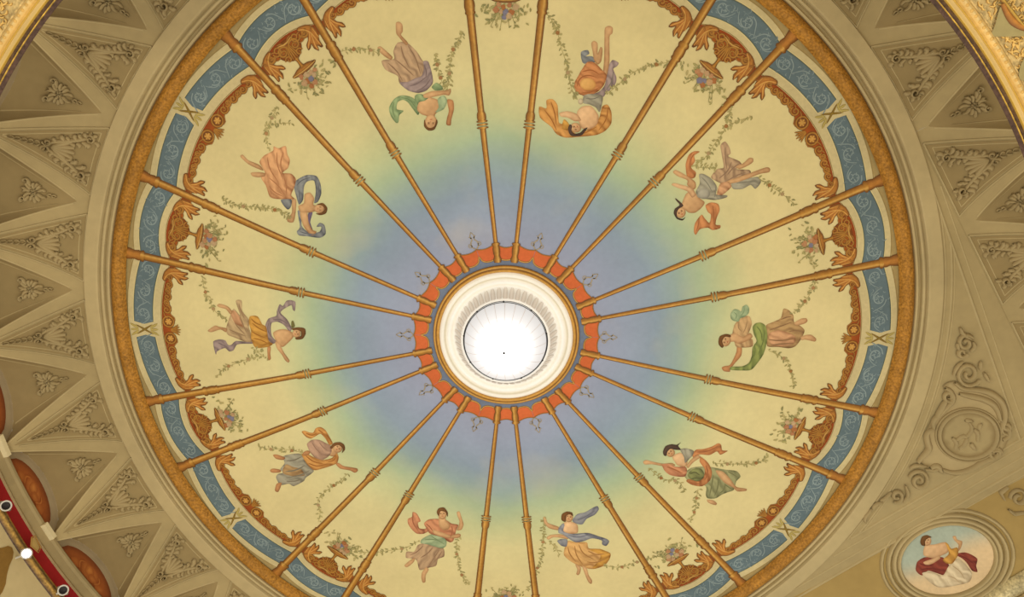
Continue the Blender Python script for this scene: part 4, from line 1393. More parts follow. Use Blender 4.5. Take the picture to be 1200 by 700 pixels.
def oval_pts(cx, cy, rx, ry, rot=0, n=18):
    r = math.radians(rot)
    return [(cx + rx * math.cos(a) * math.cos(r) - ry * math.sin(a) * math.sin(r), cy + rx * math.cos(a) * math.sin(r) + ry * math.sin(a) * math.cos(r)) for a in np.linspace(0, 2 * math.pi, n + 1)[:-1]]
def draw(th, name, polys, M, tr, layer, unit, mat='paint', label=None):
    """polys: (outline in crop pixels, (light, dark), fold direction in degrees or None)"""
    names = name if isinstance(name, (list, tuple)) else None
    for qi, (poly, (li, da), fold) in enumerate(polys):
        P = catmull([tr(*p) for p in poly], 4)
        V, F, B = tri_fill(P, unit * 1.0)
        if not len(V) or not F: continue
        d = seg_dist(V, B) / unit
        ext = max(1.0, min(2.6, float(d.max()) * .8))
        t = np.clip(d / ext, 0, 1) * .42 + .36
        c0 = V.mean(0)
        X = (V - c0) / unit
        # painters' light: from the upper left of the picture
        sz = float(np.abs(X).max()) + 1
        t = t + .2 * np.tanh((-X[:, 0] - X[:, 1]) / sz * 1.6)
        if fold is not None:
            a = math.radians(fold)
            u = X[:, 0] * math.cos(a) + X[:, 1] * math.sin(a); w = -X[:, 0] * math.sin(a) + X[:, 1] * math.cos(a)
            ph = 2.1 * qi + .37 * len(poly)
            bend = w + 1.6 * np.sin(u * .21 + ph) + .9 * np.sin(u * .43 + 2 * ph)
            t = t + .22 * np.sin(bend * .62 + ph) + .2 * np.sin(bend * 1.13 + 1.3 + ph) * (.5 + .5 * np.sin(u * .3 + ph)) - .3 * np.exp(-(np.sin(bend * .31 + ph) / .16) ** 2) * (.4 + .6 * np.sin(u * .17 + ph) ** 2)
        else:
            t = t + .07 * np.sin(X[:, 0] * .7 + qi) * np.sin(X[:, 1] * .6 + 1)
        t = np.clip(t, 0, 1)
        L, D = lin(tuple(min(255, q * 1.03) for q in li)), lin(tuple(q * .86 for q in da))
        m = MB()
        m.add([M(x, y, layer + .00012 * qi) for x, y in V], F, [mix(D, L, float(q)) for q in t])
        last = m.build(names[qi] if names else name, mat, th, label=label)
    return last
PXU = 1.0

# brushed folds of the draperies: name, width in picture pixels, edge tone, core tone, lines in crop pixels
FOLDS = {
 1: [('fold', 1.5, (172, 140, 106), (128, 98, 74), [[(118, 250), (170, 292), (225, 345)], [(190, 168), (235, 235), (265, 335)], [(150, 170), (160, 220), (200, 300)], [(75, 270), (130, 320), (160, 375)]]),
     ('fold', 1.5, (148, 128, 122), (106, 88, 88), [[(200, 405), (250, 390), (305, 345)], [(240, 435), (290, 410), (322, 365)], [(285, 280), (300, 320), (295, 350)]]),
     ('fold', 1.2, (136, 152, 108), (88, 110, 72), [[(110, 500), (98, 540), (115, 590)], [(150, 472), (200, 480), (235, 530)]])],
 2: [('fold', 1.6, (186, 122, 72), (142, 80, 40), [[(262, 380), (275, 335), (320, 315), (370, 330)], [(290, 300), (340, 285), (385, 315)], [(285, 415), (335, 415), (385, 385)]]),
     ('fold', 1.6, (184, 128, 66), (140, 84, 36), [[(85, 510), (125, 560), (150, 620)], [(120, 465), (140, 520), (150, 590)], [(430, 500), (425, 560), (380, 620)], [(240, 645), (310, 635), (370, 600)]]),
     ('fold', 1.2, (140, 132, 116), (102, 94, 84), [[(310, 445), (350, 450), (385, 435)], [(460, 300), (455, 350), (425, 395)]])],
 3: [('fold', 1.5, (172, 142, 110), (126, 96, 76), [[(430, 120), (430, 190), (440, 260)], [(470, 215), (450, 270), (390, 320)], [(560, 280), (500, 300), (440, 335)], [(520, 225), (480, 250), (440, 300)]]),
     ('fold', 1.3, (150, 146, 126), (108, 102, 88), [[(280, 310), (320, 350), (350, 410)], [(365, 350), (372, 400), (360, 440)], [(500, 350), (570, 340), (630, 335)]]),
     ('fold', 1.4, (182, 120, 74), (142, 84, 48), [[(235, 160), (210, 200), (205, 260)], [(350, 490), (360, 540), (355, 610)], [(265, 570), (260, 620), (245, 655)]])],
 4: [('fold', 1.5, (168, 132, 92), (122, 90, 60), [[(455, 300), (540, 270), (620, 240)], [(450, 370), (540, 380), (650, 360)], [(470, 410), (560, 400), (640, 400)], [(540, 220), (590, 200), (620, 200)], [(600, 310), (650, 300), (700, 310)]]),
     ('fold', 1.6, (130, 140, 76), (88, 98, 54), [[(360, 270), (395, 310), (400, 380)], [(420, 300), (410, 390), (370, 480)], [(345, 400), (350, 480), (300, 560)]]),
     ('fold', 1.2, (182, 150, 106), (140, 106, 72), [[(230, 240), (220, 280), (250, 310)], [(290, 230), (280, 280), (260, 320)]]),
     ('fold', 1.2, (150, 166, 126), (112, 134, 98), [[(190, 165), (215, 185), (200, 220)], [(270, 130), (265, 165), (240, 195)]])],
 5: [('fold', 1.7, (146, 144, 100), (100, 100, 64), [[(600, 400), (590, 470), (570, 570)], [(640, 430), (640, 500), (610, 570)], [(700, 470), (690, 520), (650, 550)], [(720, 370), (780, 400), (800, 420)], [(760, 520), (730, 500), (690, 470)]]),
     ('fold', 1.6, (186, 122, 78), (142, 82, 48), [[(220, 330), (280, 350), (350, 385)], [(540, 320), (560, 380), (530, 440)], [(470, 210), (560, 205), (640, 160)], [(400, 450), (450, 470), (510, 470)]]),
     ('fold', 1.4, (122, 122, 76), (76, 78, 48), [[(410, 390), (450, 370), (490, 400)], [(420, 430), (460, 420), (500, 430)]])],
 6: [('fold', 1.6, (192, 146, 88), (146, 98, 50), [[(370, 370), (400, 440), (480, 480)], [(340, 380), (350, 450), (400, 520)], [(290, 390), (300, 440), (350, 500)], [(440, 420), (500, 450), (560, 440)], [(430, 500), (500, 510), (560, 480)]]),
     ('fold', 1.4, (128, 128, 134), (88, 88, 104), [[(290, 300), (360, 320), (440, 300)], [(360, 190), (420, 165), (490, 120)], [(470, 310), (530, 325), (570, 355)]])],
 7: [('fold', 1.5, (172, 140, 108), (126, 96, 72), [[(300, 395), (260, 440), (210, 470)], [(350, 410), (310, 470), (270, 530)], [(230, 380), (180, 430), (130, 450)], [(370, 420), (340, 470), (310, 500)]]),
     ('fold', 1.3, (150, 164, 122), (108, 126, 88), [[(240, 335), (300, 330), (350, 345)], [(290, 310), (340, 340), (390, 370)]]),
     ('fold', 1.4, (184, 122, 86), (140, 80, 54), [[(250, 215), (280, 240), (300, 270)], [(150, 150), (150, 210), (190, 265)], [(440, 230), (450, 270), (430, 320)]])],
 8: [('fold', 1.6, (148, 140, 118), (108, 98, 80), [[(300, 320), (240, 350), (180, 350)], [(330, 390), (260, 430), (170, 440)], [(370, 430), (300, 470), (180, 490)], [(310, 500), (250, 520), (180, 520)]]),
     ('fold', 1.6, (188, 130, 66), (142, 86, 38), [[(340, 310), (400, 360), (480, 375)], [(360, 370), (430, 400), (520, 375)], [(440, 95), (490, 130), (530, 200)], [(340, 125), (390, 145), (430, 125)], [(590, 310), (570, 350), (520, 360)]]),
     ('fold', 1.3, (170, 136, 112), (132, 100, 82), [[(390, 200), (420, 250), (470, 300)], [(450, 200), (480, 240), (520, 270)]])],
 9: [('fold', 1.6, (186, 132, 58), (136, 84, 34), [[(510, 300), (570, 350), (640, 380)], [(520, 440), (580, 450), (660, 490)], [(510, 380), (560, 410), (640, 440)], [(500, 260), (540, 300), (590, 320)]]),
     ('fold', 1.5, (176, 146, 106), (130, 102, 76), [[(400, 240), (420, 300), (460, 390)], [(350, 300), (400, 360), (440, 400)], [(300, 360), (370, 390), (450, 420)], [(390, 120), (400, 180), (440, 260)]]),
     ('fold', 1.4, (144, 126, 122), (106, 90, 92), [[(660, 300), (650, 360), (680, 430)], [(700, 270), (770, 265), (830, 310)], [(200, 480), (240, 500), (300, 530)], [(760, 150), (750, 190), (780, 240)]])],
 10: [('fold', 1.5, (196, 142, 98), (152, 98, 64), [[(180, 130), (190, 200), (250, 290)], [(240, 100), (240, 180), (280, 270)], [(280, 100), (260, 170), (275, 230)], [(190, 260), (250, 310), (290, 370)], [(280, 240), (300, 310), (300, 370)], [(190, 310), (220, 350), (280, 380)]]),
      ('fold', 1.4, (124, 126, 126), (82, 84, 94), [[(365, 310), (395, 275), (450, 260)], [(500, 290), (505, 350), (490, 400)], [(385, 600), (430, 615), (500, 620)], [(380, 340), (385, 390), (385, 420)]])],
 11: [('fold', 1.4, (128, 58, 46), (92, 36, 32), [[(330, 420), (380, 440), (450, 430)], [(650, 350), (720, 380), (780, 430)], [(340, 470), (420, 460), (500, 470)]]),
      ('fold', 1.4, (198, 176, 140), (166, 140, 104), [[(600, 440), (660, 480), (700, 550)], [(560, 520), (620, 540), (660, 580)]])],
}
def MD(px, py, off=0.0):                     # picture point -> ceiling
    p = hit_dome(px, py)
    return (p[0], p[1], p[2] - off * .16)
def face(th, M, tr, layer, cx, cy, r, ang):
    """eyes, brow, nose and mouth of a painted head; ang = direction from chin to crown in the crop"""
    a = math.radians(ang); uy = (math.cos(a), math.sin(a)); ux = (-uy[1], uy[0])
    P = lambda x, y: tr(cx + r * (x * ux[0] + y * uy[0]), cy + r * (x * ux[1] + y * uy[1]))
    m = MB(); dk = lin((92, 56, 36)); rd = lin((170, 84, 60)); sh = lin((180, 128, 88))
    w = abs(P(1, 0)[0] - P(-1, 0)[0]) + abs(P(1, 0)[1] - P(-1, 0)[1]); w = w / 2
    for s in (-1, 1):
        ribbon(m, [P(s * .18, .12), P(s * .38, .16), P(s * .52, .1)], [w * .06, w * .16, w * .06], M, layer, 0, dk, dk, 3, 1)
        ribbon(m, [P(s * .14, .32), P(s * .36, .38), P(s * .56, .3)], [w * .05, w * .1, w * .05], M, layer, 0, dk, sh, 3, 1)
    ribbon(m, [P(.02, .2), P(.08, -.1), P(-.06, -.14)], [w * .05, w * .1, w * .08], M, layer, 0, sh, sh, 3, 1)
    ribbon(m, [P(-.22, -.42), P(0, -.38), P(.22, -.42)], [w * .05, w * .14, w * .05], M, layer, 0, rd, rd, 3, 1)
    m.build('face', 'paint', th)
def strokes(th, M, tr, layer, items):
    for nm, w, li, da, lines in items:
        for pts in lines:
            m = MB()
            P = [tr(*p) for p in pts]
            c0, c1 = lin(li), lin(da)
            ribbon(m, P, [w * .25, w, w * .9, w * .2], M, layer, 0, c0, c1, 3, 2)
            m.build(nm, 'paint', th)
            layer += .00005
def figure(idx, x0, y0, s, label, parts, head, name='painted_figure', cat='painted figure', M=MD, group='painted flying women', parent=None, base=.002):
    tr = lambda x, y: (x0 + x / s, y0 + y / s)
    if parent is None:
        c = tr(head[0], head[1])
        th = root(name, M(*c), label, cat, group)
    else: th = parent
    layer = base
    for (nm, polys) in parts:
        pl = []
        for p in polys:
            pl.append(p if len(p) == 3 else (p[0], p[1], None))
        draw(th, nm, pl, M, tr, layer, PXU)
        layer += .0007
    cx, cy, rx, ry, rot, ang, hair, skin = head
    strokes(th, M, tr, layer, FOLDS.get(idx, []))
    layer += .0006
    hd = draw(th, 'head', [(oval_pts(cx, cy, rx, ry, rot), skin, None)], M, tr, layer, PXU * .8)
    face(hd, M, tr, layer + .0008, cx, cy, (rx + ry) / 2 * .95, ang)
    draw(hd, 'hair', [(hp, hc, None) for hp, hc in hair], M, tr, layer + .0012, PXU * .8)
    return th

figure(1, 440, 20, 5, 'painted woman flying upside down in a lilac skirt and green scarf', [
  ('skirt', [([(130,150),(185,150),(240,200),(280,260),(310,262),(338,370),(320,410),(270,440),(200,430),(140,385),(130,345),(60,310),(35,260),(60,250),(110,245),(105,200)], MAU, 55)]),
  ('wrap', [([(280,260),(312,265),(338,375),(300,430),(250,445),(190,430),(140,385),(190,380),(230,360),(270,345),(285,300)], LIL, -30)]),
  ('scarf', [([(250,575),(220,540),(190,500),(160,485),(130,500),(125,540),(165,550),(140,575),(135,615),(120,620),(90,580),(80,530),(110,480),(150,460),(200,465),(240,490),(260,540)], GRN, 60),
             ([(330,410),(355,385),(385,400),(395,425),(350,430)], GRN, 0)]),
  (('foot', 'foot', 'torso', 'arm'), [([(120,35),(140,28),(158,45),(160,85),(150,105),(190,150),(178,165),(140,120),(122,95)], SK), ([(12,180),(30,172),(70,205),(100,235),(90,250),(60,235),(25,205)], SK),
            ([(250,500),(290,470),(320,470),(370,490),(380,540),(350,570),(345,590),(305,590),(300,580),(270,570),(245,545)], SK),
            ([(420,485),(455,490),(460,540),(445,600),(440,635),(415,630),(420,590),(430,550)], SKD)]),
  ('bodice', [([(230,465),(260,450),(310,470),(290,490),(255,500),(240,535)], GRN, 40), ([(365,480),(400,460),(420,490),(400,540),(350,560),(370,530)], MINT, 70)]),
  ('forearm', [([(280,455),(330,435),(410,430),(440,420),(442,440),(430,460),(400,455),(330,470),(290,475)], SK)]),
 ], (325,615,34,44,0, 90, [([(288,600),(285,640),(310,665),(345,660),(364,620),(358,600),(345,640),(320,650),(300,640)], HAI)], SK))

figure(2, 620, 20, 4.667, 'painted woman tumbling beneath a billowing orange veil and skirt', [
  ('drape', [([(285,190),(320,180),(330,200),(310,215),(345,215),(365,245),(300,255),(285,225)], GBL, 20), ([(430,280),(455,235),(490,250),(480,270),(460,285),(478,330),(470,370),(420,420),(400,440),(330,440),(290,430),(330,425),(380,410),(415,370)], LIL, 70)]),
  ('veil', [([(55,490),(95,500),(95,455),(130,450),(155,480),(160,530),(165,580),(210,590),(260,640),(330,610),(380,560),(400,490),(430,480),(450,520),(450,580),(420,620),(370,645),(280,655),(200,660),(150,640),(120,600),(60,550)], ORG, 40), ([(190,560),(215,580),(225,620),(180,610)], SAF, 30)]),
  (('leg', 'foot', 'torso', 'arm'), [([(415,60),(440,48),(458,60),(455,90),(440,110),(440,240),(425,320),(405,310),(410,240),(412,120)], SK), ([(340,145),(355,130),(375,145),(375,200),(390,165),(402,175),(395,240),(375,260),(355,235),(348,190)], SK),
            ([(262,520),(290,490),(340,488),(380,540),(370,590),(330,615),(290,610),(285,600),(270,570)], SKL), ([(165,525),(210,515),(260,530),(285,565),(250,570),(210,550),(175,545)], SKL)]),
  (('skirt', 'knee'), [([(320,245),(360,250),(400,290),(425,320),(410,370),(380,405),(330,430),(280,425),(250,400),(248,360),(270,320),(290,285)], ORR, 25), (oval_pts(322,368,44,34,10), ((226,176,104),(196,128,62)), None)]),
  (('bodice', 'cup'), [([(300,430),(340,420),(400,430),(400,470),(385,520),(365,495),(330,478),(295,470)], GRY, 20), (oval_pts(282,462,14,16), WHI, None)]),
 ], (255,605,30,26,20, 150, [([(222,588),(213,612),(225,645),(255,653),(290,645),(320,605),(300,612),(280,632),(250,638),(232,620),(236,596)], HAD)], SK))

figure(3, 770, 150, 5.386, 'painted dark-haired woman in a grey-blue bodice trailing two orange scarves', [
  ('skirt', [([(400,110),(430,85),(455,120),(465,160),(450,180),(520,210),(535,240),(500,260),(580,265),(590,285),(530,310),(500,340),(440,360),(380,340),(340,310),(380,260),(420,250),(410,180)], MAU, 70),
             ([(500,330),(590,315),(640,310),(655,345),(620,385),(590,360),(540,385),(480,385),(470,350)], GRY, 5)]),
  ('scarf', [([(185,290),(180,230),(200,170),(235,147),(270,150),(235,175),(240,210),(215,250),(245,280),(240,310),(220,320),(190,305)], ORR, 80), ([(305,490),(340,470),(385,480),(395,520),(375,570),(370,610),(400,615),(395,635),(350,645),(320,630),(270,640),(245,675),(232,655),(240,600),(280,548),(300,570),(330,600),(340,550),(320,530)], ORR, 70)]),
  (('foot', 'leg', 'thigh', 'torso', 'arm', 'arm'), [([(490,240),(540,225),(580,190),(605,192),(605,215),(570,240),(520,260)], SK), ([(440,335),(500,315),(600,280),(690,248),(714,260),(705,280),(650,290),(560,325),(500,345),(450,350)], SK),
            ([(380,400),(400,350),(450,340),(470,370),(430,410),(380,440)], PNK, 60), ([(150,500),(180,420),(210,400),(240,410),(265,440),(300,470),(280,505),(240,535),(200,535),(175,515)], SK),
            ([(100,280),(115,265),(150,280),(200,310),(240,340),(245,375),(225,390),(190,360),(190,330),(130,305)], SK), ([(92,360),(105,348),(160,360),(220,380),(245,420),(220,440),(190,400),(130,378)], SKL)]),
  ('bodice', [([(265,295),(290,290),(330,310),(360,340),(380,380),(370,420),(440,425),(435,440),(370,455),(320,450),(260,440),(245,400),(270,350)], GRY, 30), (oval_pts(295,415,38,34), ((176,170,150),(130,124,112)), None)]),
 ], (150,535,30,34,20, -130, [([(105,540),(112,510),(140,490),(138,478),(118,455),(115,443),(150,470),(165,492),(135,512),(124,540),(130,565),(160,574),(180,562),(160,584),(125,574)], HAD)], SK))

figure(4, 830, 340, 6.364, 'painted woman with a mint bow at her shoulder and a long green sash', [
  ('skirt', [([(430,265),(480,240),(540,210),(560,140),(600,150),(635,190),(640,240),(690,270),(718,300),(710,330),(690,370),(650,420),(600,435),(520,425),(440,420),(440,340)], TAN, 5), ([(450,330),(520,300),(600,320),(650,350),(640,400),(560,420),(470,410)], PNK, 10)]),
  (('foot', 'foot', 'arm'), [([(640,245),(690,215),(730,210),(740,230),(720,250),(660,265)], SK), ([(690,350),(730,335),(770,335),(805,365),(795,385),(760,378),(720,370),(695,375)], SK),
            ([(215,420),(250,425),(245,490),(200,545),(165,590),(160,610),(115,605),(100,580),(120,568),(160,560),(190,510),(210,460)], SKD)]),
  ('bodice', [([(195,260),(230,220),(280,195),(310,200),(325,250),(310,300),(290,350),(330,370),(330,420),(270,430),(210,425),(195,390),(180,330)], ((200,164,116),(150,114,76)), 60)]),
  ('bow', [([(165,180),(190,145),(220,145),(245,160),(255,125),(285,110),(305,135),(300,175),(270,200),(240,210),(225,235),(190,230),(170,215)], MINT, 40)]),
  ('shoulder', [([(150,350),(170,330),(200,320),(260,350),(310,320),(330,350),(280,385),(220,400),(195,385),(160,385)], SK)]),
  ('sash', [([(330,280),(350,250),(390,243),(425,265),(440,330),(435,400),(410,480),(370,540),(320,595),(250,600),(165,595),(170,572),(250,570),(300,545),(325,490),(330,430),(360,380),(340,330)], GRN2, 75)]),
 ], (130,380,36,42,30, 200, [([(75,385),(85,345),(130,328),(165,335),(165,352),(125,348),(104,380),(115,420),(100,430),(80,410)], HAI)], SK))

figure(5, 750, 500, 7, 'painted reclining woman in a sage green skirt with an orange scarf streaming behind', [
  ('scarf', [([(430,230),(460,190),(520,185),(590,165),(640,138),(665,150),(675,195),(720,200),(660,232),(630,205),(570,235),(490,230),(440,260)], ORR, -10)]),
  ('skirt', [([(360,390),(420,340),(500,330),(560,330),(620,340),(700,355),(790,365),(825,410),(790,450),(770,520),(720,540),(670,560),(620,590),(555,590),(540,560),(540,490),(450,460),(390,440)], SAG, 50), ([(390,400),(430,350),(500,345),(530,400),(500,450),(430,445)], ((140,142,88),(84,86,56)), 20)]),
  (('arm', 'torso', 'leg', 'foot'), [([(25,290),(50,275),(110,290),(190,305),(260,300),(290,320),(230,330),(180,325),(100,310),(40,312)], SK), ([(265,245),(330,215),(380,250),(390,290),(370,330),(310,320),(285,290)], SKL),
            ([(620,360),(680,370),(740,430),(790,495),(870,510),(870,528),(800,533),(760,500),(690,460),(640,400)], SK), ([(550,600),(600,605),(630,630),(620,645),(580,635),(555,620)], SK)]),
  ('bodice', [([(330,190),(380,180),(440,200),(430,240),(410,260),(370,300),(360,250)], GRY, 60)]),
  ('drapery', [([(180,310),(230,305),(290,330),(370,330),(385,360),(370,410),(300,410),(240,395),(200,360)], COR, 20), ([(500,250),(560,300),(590,370),(575,440),(510,490),(430,480),(380,450),(400,430),(470,450),(520,420),(530,350),(490,290)], ORR, 60)]),
  ('forearm', [([(380,320),(420,270),(470,235),(500,250),(470,270),(430,300),(395,340)], SK)]),
 ], (250,215,36,34,-20, 220, [([(188,205),(210,160),(260,145),(300,150),(335,130),(312,158),(335,190),(290,190),(250,182),(225,205),(215,240),(195,235)], HAD)], SK))

figure(6, 620, 580, 6.364, 'painted dancing woman in a peach skirt with a blue-grey scarf', [
  ('scarf', [([(325,185),(360,145),(420,130),(480,95),(510,85),(520,110),(490,150),(430,180),(400,220),(365,220),(330,205)], BLU, -30)]),
  ('skirt', [([(290,345),(350,355),(430,355),(445,400),(520,405),(605,435),(600,480),(560,530),(480,555),(410,545),(350,520),(300,490),(260,450),(265,400)], PEA, 20), ([(450,410),(530,405),(605,440),(595,490),(540,535),(470,550),(520,490),(530,450)], SAF, 10)]),
  (('torso', 'arm', 'arm', 'leg', 'leg'), [([(250,225),(275,200),(310,200),(350,215),(365,240),(360,285),(300,290),(255,275)], SKL), ([(105,170),(125,165),(140,210),(220,240),(220,265),(150,250),(115,215)], SK), ([(130,320),(160,300),(230,295),(290,310),(290,330),(230,320),(180,318),(145,335)], SK),
            ([(345,520),(385,540),(380,585),(365,600),(352,590),(360,560)], SK), ([(395,530),(430,550),(445,600),(470,640),(465,665),(445,655),(425,615)], SK)]),
  ('drape', [([(220,250),(250,215),(265,225),(255,270),(300,290),(360,290),(440,285),(520,310),(580,330),(598,350),(575,382),(545,370),(540,340),(470,325),(410,345),(350,355),(300,330),(250,295),(220,285)], BLU, 10), ([(210,345),(240,330),(285,335),(280,385),(240,380)], BLU, 50)]),
 ], (297,168,30,36,0, -80, [([(240,182),(245,145),(280,125),(320,132),(328,158),(305,146),(280,155),(272,200),(252,197)], HAI)], SK))

figure(7, 460, 580, 6.364, 'painted woman in a coral bodice and pale green overskirt with raised arm', [
  ('scarf', [([(150,130),(180,140),(210,195),(190,210),(200,250),(240,255),(265,240),(270,270),(230,292),(180,290),(140,255),(115,215),(115,180),(145,165)], COR, 60)]),
  ('skirt', [([(190,375),(250,360),(310,385),(380,400),(385,460),(340,480),(325,530),(270,545),(240,555),(200,560),(180,490),(140,475),(100,470),(105,425),(160,425)], MAU, -60)]),
  ('overskirt', [([(220,330),(290,295),(350,305),(400,335),(400,380),(370,400),(310,385),(260,370),(210,360)], MINT, -30)]),
  (('foot', 'foot', 'arm'), [([(90,525),(130,490),(165,470),(160,500),(120,535),(100,540)], SK), ([(220,580),(250,540),(270,560),(248,600),(245,650),(225,655),(215,620)], SK), ([(480,130),(500,125),(515,170),(530,220),(515,260),(480,265),(490,240),(500,200),(485,160)], SK)]),
  ('bodice', [([(235,215),(270,185),(330,180),(400,190),(440,215),(490,225),(475,265),(455,340),(430,355),(400,340),(380,320),(280,290),(260,260)], COR, 30)]),
  (('chest', 'forearm'), [([(345,170),(392,172),(400,190),(430,220),(420,255),(380,265),(350,235)], SK), ([(300,260),(370,280),(430,300),(490,290),(510,300),(495,320),(430,325),(360,310),(310,290)], SK)]),
 ], (372,145,32,38,0, -95, [([(330,130),(345,100),(385,95),(412,130),(410,165),(396,130),(358,122),(346,160)], HAI)], SK))

figure(8, 310, 490, 7, 'painted woman wrapped in orange over a grey skirt, one arm stretched out', [
  ('scarf', [([(305,115),(330,105),(370,120),(400,120),(420,85),(460,75),(500,100),(530,150),(560,210),(530,220),(500,170),(460,130),(420,150),(380,170),(340,155)], ORG, 30)]),
  ('skirt', [([(150,320),(200,300),(300,295),(340,370),(405,435),(340,490),(320,520),(240,560),(200,540),(130,550),(95,490),(110,460),(150,450),(130,420),(165,370)], GRY, 20), ([(180,380),(230,400),(300,420),(330,470),(250,480),(160,460),(150,420)], TAN, 15)]),
  (('skirt_tip', 'foot', 'foot', 'shoulder', 'arm'), [([(70,305),(100,300),(170,325),(150,345),(95,335)], SKD), ([(45,430),(70,415),(130,425),(130,445),(80,450),(55,445)], SKD), ([(85,590),(100,540),(140,530),(135,560),(115,605),(95,605)], SKD),
            ([(520,230),(570,245),(600,290),(575,315),(530,305)], SK), ([(580,370),(610,370),(650,395),(710,405),(760,415),(765,435),(740,450),(700,430),(620,415)], SKD)]),
  ('cloak', [([(350,210),(390,180),(450,180),(510,210),(545,230),(550,280),(520,320),(470,345),(420,330),(380,290),(355,240)], ((186,150,124),(142,108,88)), 40)]),
  ('wrap', [([(305,300),(340,290),(400,320),(470,345),(550,330),(590,290),(608,320),(595,370),(540,395),(440,425),(400,425),(350,380)], ORG, 25)]),
  ('hand', [(oval_pts(345,288,32,18,-20), SKD, None)]),
 ], (602,248,36,36,0, -45, [([(540,240),(570,205),(620,198),(655,220),(660,260),(635,287),(642,250),(612,222),(575,230),(552,252)], HAI)], SK))

figure(9, 230, 340, 7.779, 'painted woman in a saffron bodice with a looping lilac scarf', [
  ('scarf', [([(735,190),(760,130),(790,145),(820,100),(860,92),(905,110),(900,190),(880,180),(870,140),(840,150),(790,180),(770,210),(830,270),(870,350),(850,380),(800,320),(740,290),(690,300),(680,350),(690,420),(730,470),(700,490),(660,460),(635,400),(630,320),(660,260),(730,235)], LIL, 60),
             ([(155,470),(210,450),(265,460),(290,500),(320,500),(360,465),(440,470),(520,475),(515,490),(430,490),(370,500),(340,550),(300,560),(265,530),(230,540),(190,560),(180,590),(165,545)], LIL, 40)]),
  ('skirt', [([(270,360),(300,260),(340,170),(400,230),(360,100),(415,97),(420,190),(480,270),(480,340),(500,400),(510,470),(440,470),(340,430),(290,410)], ((196,168,124),(146,116,84)), 50), ([(310,200),(350,190),(410,260),(440,340),(400,330),(350,300)], PNK, 55)]),
  (('leg', 'leg', 'torso', 'arm', 'arm'), [([(190,140),(215,125),(290,150),(330,200),(310,220),(270,175),(210,158)], SK), ([(105,370),(170,325),(210,335),(280,350),(270,385),(220,360),(140,385)], SK),
            ([(700,390),(760,360),(820,360),(880,390),(885,430),(840,480),(790,520),(750,500),(720,450)], SK), ([(720,470),(760,490),(800,570),(850,640),(840,662),(810,640),(780,590),(735,530)], SK), ([(650,520),(680,520),(675,580),(680,630),(655,640),(650,590)], SKD)]),
  ('bodice', [([(490,240),(560,240),(600,310),(640,340),(660,460),(700,490),(650,520),(540,525),(500,440),(500,370),(480,300)], SAF, 15)]),
 ], (915,395,38,38,0, -30, [([(870,350),(930,340),(990,350),(998,400),(970,445),(915,452),(905,434),(952,420),(955,380),(920,362),(885,366)], HAI), ([(870,345),(868,290),(885,280),(900,330)], ((124,116,66),(90,84,48)))], SK))

figure(10, 280, 160, 5.385, 'painted woman in billowing pink drapery with a slate blue scarf over her head', [
  ('scarf', [([(345,300),(380,265),(430,243),(490,250),(515,300),(520,360),(500,410),(475,420),(485,350),(475,280),(430,285),(410,320),(405,400),(380,430),(365,390)], GBL, 80), ([(370,470),(400,480),(395,560),(430,600),(470,610),(510,600),(520,570),(490,570),(510,545),(540,560),(548,615),(510,640),(430,630),(380,625),(365,600),(385,570)], GBL, 30),
             ([(440,480),(465,480),(450,540),(465,590),(440,590),(432,530)], ((120,104,126),(86,74,100)), 80), ([(265,400),(330,395),(330,440),(310,462),(285,440)], GBL, 40)]),
  ('drapery', [([(130,160),(160,120),(215,90),(220,62),(250,75),(295,60),(305,110),(322,150),(310,200),(275,230),(330,235),(360,270),(350,320),(330,370),(360,400),(320,395),(240,395),(195,380),(170,310),(140,260),(165,230),(150,200)], ((216,164,116),(166,108,70)), 65)]),
  (('foot', 'foot', 'arm', 'torso', 'arm'), [([(8,125),(25,115),(60,150),(130,180),(155,215),(110,200),(60,175),(25,145)], SK), ([(75,230),(110,225),(160,230),(165,250),(120,258),(85,250)], SK), ([(335,400),(362,400),(358,480),(345,540),(310,540),(305,520),(335,480)], SK),
            ([(375,440),(410,420),(415,365),(450,355),(475,390),(470,430),(495,440),(495,465),(450,480),(390,480)], SK), ([(385,480),(430,480),(440,540),(465,590),(490,600),(470,625),(440,610),(405,560)], SK)]),
 ], (508,455,32,29,0, 0, [([(490,430),(530,420),(558,450),(550,485),(515,497),(485,487),(520,482),(542,458),(525,436)], HAI)], SK))

# the woman in the oval medallion
def MM(px, py, off=0.0):
    u, v = ho(px, py); return SO(u, v, .0012 + off * .16)
woman = figure(11, 1030, 600, 7, None, [
  ('drapery', [([(300,480),(310,410),(370,370),(450,375),(520,370),(570,430),(570,480),(540,520),(470,500),(400,480),(350,520)], WINE, 30), ([(620,345),(700,330),(760,350),(805,385),(795,440),(805,490),(760,480),(720,420),(680,380)], WINE, 40)]),
  ('skirt', [([(350,500),(430,490),(520,520),(570,440),(640,380),(700,420),(760,500),(740,570),(640,600),(500,620),(420,580)], WHI, 40)]),
  (('torso', 'arm', 'arm'), [([(360,320),(375,270),(400,265),(450,265),(540,245),(570,280),(560,330),(500,360),(450,380),(370,360)], SKL), ([(360,410),(440,380),(490,355),(500,380),(440,420),(390,435)], SKL), ([(600,200),(625,195),(640,225),(680,240),(670,290),(640,330),(650,270),(615,230)], SK)]),
  ('sash', [([(540,250),(565,262),(590,300),(640,290),(645,350),(600,420),(550,420),(520,390),(570,340)], SAF, 40)]),
 ], (390,235,36,40,0, -100, [([(335,240),(350,200),(390,187),(430,205),(402,212),(375,235),(375,275),(345,270)], HAI)], SKL), M=MM, parent=med, base=.006)

